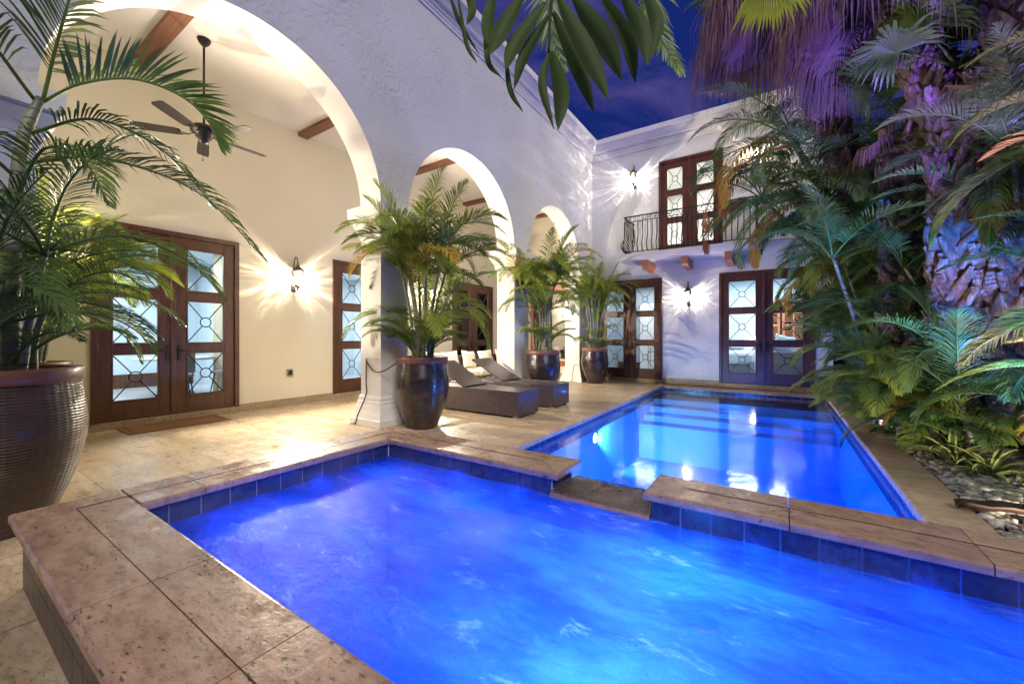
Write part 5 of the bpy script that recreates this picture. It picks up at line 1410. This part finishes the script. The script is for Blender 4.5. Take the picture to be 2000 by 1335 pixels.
uplight((1.30,8.0,0), (1.9,8.2,4.0), 350, (.30,.10,1), 'purple garden uplight beside the middle trunk', 110)
uplight((1.19,3.35,0), (.2,7.0,7.3), 4200, (.22,.11,1), 'purple garden uplight aimed at the hanging skirts', 55)
uplight((2.1,3.4,0), (2.0,6.5,4.5), 800, (.34,.20,1), 'purple garden uplight at the near end of the bed', 95)
uplight((1.5,10.3,0), (2.0,9.3,3.5), 150, (.05,.18,1), 'blue garden uplight by the far pool corner', 75)
uplight((1.95,3.7,0), (1.9,7.8,3.6), 3200, (.02,.20,1), 'bright blue garden uplight at the near end of the bed', 55)
uplight((1.30,6.95,0), (-2.4,11.3,2.6), 26, (.8,.5,1), 'violet garden uplight aimed across the pool at the back wall', 80)
uplight((1.75,3.1,0), (1.6,8.2,1.9), 430, (1,.88,.66), 'added warm white fill light at the near end of the bed', 80)  # warm spot added to brighten the foliage from the pool side
uplight((1.25,7.3,0), (1.9,9.4,3.0), 200, (1,.85,.6), 'added warm white fill light between the low ferns', 110)  # second added warm spot, lifts the palms along the coping
uplight((-3.7,-.9,0), (-4.65,.2,3.6), 70, (.30,.20,1), 'violet uplight at the foot of the nearest pillar', 90)

def point(name, loc, power, col, rad=.08):
    ln = bpy.data.lights.new(name, 'POINT'); ln.energy = power; ln.color = col; ln.shadow_soft_size = rad
    o = bpy.data.objects.new(name, ln); COL.objects.link(o); o.location = loc; o.parent = None; return o
BL = (.05,.28,1)
# thin steam rising off the warm spa water
m, nt, out = newmat('steam_mist'); c = coords(nt)
sx = N(nt, 'ShaderNodeSeparateXYZ'); L(nt, c, sx.inputs[0])
hf = N(nt, 'ShaderNodeMapRange'); L(nt, sx.outputs[2], hf.inputs[0]); hf.inputs[1].default_value = .23; hf.inputs[2].default_value = .50; hf.inputs[3].default_value = 1; hf.inputs[4].default_value = 0
nf_ = ramp(nt, noise_t(nt, coords(nt, (1,1,2)), 2.6, 4, .6, .6), [(.44,(0,0,0)),(.66,(1,1,1))])
mu = N(nt, 'ShaderNodeMath', operation='MULTIPLY'); L(nt, hf.outputs[0], mu.inputs[0]); L(nt, nf_, mu.inputs[1])
mu2 = N(nt, 'ShaderNodeMath', operation='MULTIPLY'); L(nt, mu.outputs[0], mu2.inputs[0]); mu2.inputs[1].default_value = .38
vs_ = N(nt, 'ShaderNodeVolumeScatter'); vs_.inputs['Color'].default_value = (.9,.95,1,1); vs_.inputs['Anisotropy'].default_value = .2; L(nt, mu2.outputs[0], vs_.inputs['Density'])
L(nt, vs_.outputs[0], out.inputs['Volume'])
MB().box(IX0-.02,IX1+.02,IY0-.02,IY1+.02,.245,.52).build('steam', m, kind='stuff', label='thin steam drifting low over the hot tub water', category='steam')
pool_light(pool, (PX1-.002, 4.6, -.40), '-x', 20)  # second fixture added, with its own beam, for an even blue
lights = [
 (pool, spot('pool_beam', (PX0+.08,6.2,-.38), (-2.35,7.5,-.62), 520, (.35,.75,1), 62, .05)),
 (pool, spot('pool_beam', (PX1-.08,4.6,-.40), (-.9,5.2,-1.0), 300, (.12,.50,1), 120, .06)),
 (pool, point('pool_glow', (-.8,7.4,-.45), 150, (.008,.16,1), .25)), (pool, point('pool_glow', (-.8,8.3,-.16), 26, (.012,.22,1), .05)), (pool, point('pool_glow', (-.8,9.75,-.12), 9, (.02,.3,1), .02)), (pool, point('pool_glow', (-2.0,9.3,-.13), 8, (.02,.3,1), .02)), (pool, point('pool_glow', (.4,9.3,-.13), 6, (.02,.3,1), .02)), (pool, point('pool_glow', (-.8,4.6,-.5), 130, (.015,.22,1), .25)),  # points without fixtures, added to even out the blue and reach the steps
 (spa, point('spa_glow', (-.50,1.12,-.08), 30, (.28,.62,1), .10)), (spa, point('spa_glow', (-.42,1.95,-.12), 20, (.16,.48,1), .12)),
 (spa, point('spa_glow', (-1.9,1.5,-.5), 18, (.002,.13,1), .2)), (spa, point('spa_glow', (.62,1.7,-.45), 15, (.003,.15,1), .2)),
 *[(spa, point('spa_glow', (x_,1.98,.0), 11, (.002,.13,1), .06)) for x_ in (-2.4,-1.75,-1.1,-.1,.6)], (spa, point('spa_glow', (-2.5,1.2,.0), 9, (.004,.10,1), .06)),  # extra points added to brighten the coping nosing and far tiles
]
for par, o in lights: o.parent = par
# the spa water is lit from below but its light must also reach the tiles just above the water
# ------------------------------------------------------------------ world, sun, camera
w = bpy.data.worlds.new('World'); sc.world = w; w.use_nodes = True; nt = w.node_tree; nt.nodes.clear()
out = nt.nodes.new('ShaderNodeOutputWorld'); bg = nt.nodes.new('ShaderNodeBackground')
sky = nt.nodes.new('ShaderNodeTexSky'); sky.sky_type = 'NISHITA'; sky.sun_disc = False; sky.sun_elevation = R(1.5); sky.sun_rotation = R(150); sky.altitude = 0; sky.air_density = 1.4; sky.ozone_density = 6
tc = nt.nodes.new('ShaderNodeTexCoord')
mp = nt.nodes.new('ShaderNodeMapping'); mp.inputs['Scale'].default_value = (1,1,2.2); L(nt, tc.outputs['Generated'], mp.inputs[0])
cl_ = noise_t(nt, mp.outputs[0], 3.2, 8, .62, .5)
night = mixc(nt, (.018,.046,.36), (.26,.20,.66), ramp(nt, cl_, [(.40,(0,0,0)),(.68,(1,1,1))]))
skyc = mixc(nt, sky.outputs[0], (.3,.4,1.0), 1.0, 'MULTIPLY')
add = mixc(nt, night, skyc, .06, 'ADD')
L(nt, add, bg.inputs[0]); bg.inputs[1].default_value = .38
L(nt, bg.outputs[0], out.inputs[0])
sun = bpy.data.lights.new('fill_sun', 'SUN'); sun.energy = 2.45; sun.angle = R(22); sun.color = (1.0,.92,.84)  # wide soft sun added as even fill on the arcade wall
so2 = bpy.data.objects.new('fill_sun', sun); COL.objects.link(so2); so2.location = (5,-5,12)
so2.rotation_euler = V(-.62,.50,-.72).to_track_quat('-Z','Y').to_euler()
sky.sun_elevation = R(3); sky.sun_rotation = math.atan2(.62,-.50)

cam = bpy.data.cameras.new('camera'); cam.sensor_width = 36; cam.lens = 36*787/2000; cam.shift_y = -(667.5-658.5)/2000; cam.clip_end = 500; cam.clip_start = .05
co = bpy.data.objects.new('camera', cam); COL.objects.link(co); co.location = (0,0,1.25); co.rotation_euler = (R(90),0,math.atan(520/787))
sc.camera = co
sc.view_settings.view_transform = 'Standard'; sc.view_settings.look = 'None'; sc.view_settings.exposure = 0; sc.view_settings.gamma = 1
cy = sc.cycles; cy.caustics_reflective = False; cy.caustics_refractive = False; cy.max_bounces = 8; cy.diffuse_bounces = 3; cy.glossy_bounces = 3; cy.transparent_max_bounces = 16; cy.transmission_bounces = 4
cy.sample_clamp_indirect = 6; cy.use_denoising = True; cy.volume_step_rate = 3; cy.volume_max_steps = 64
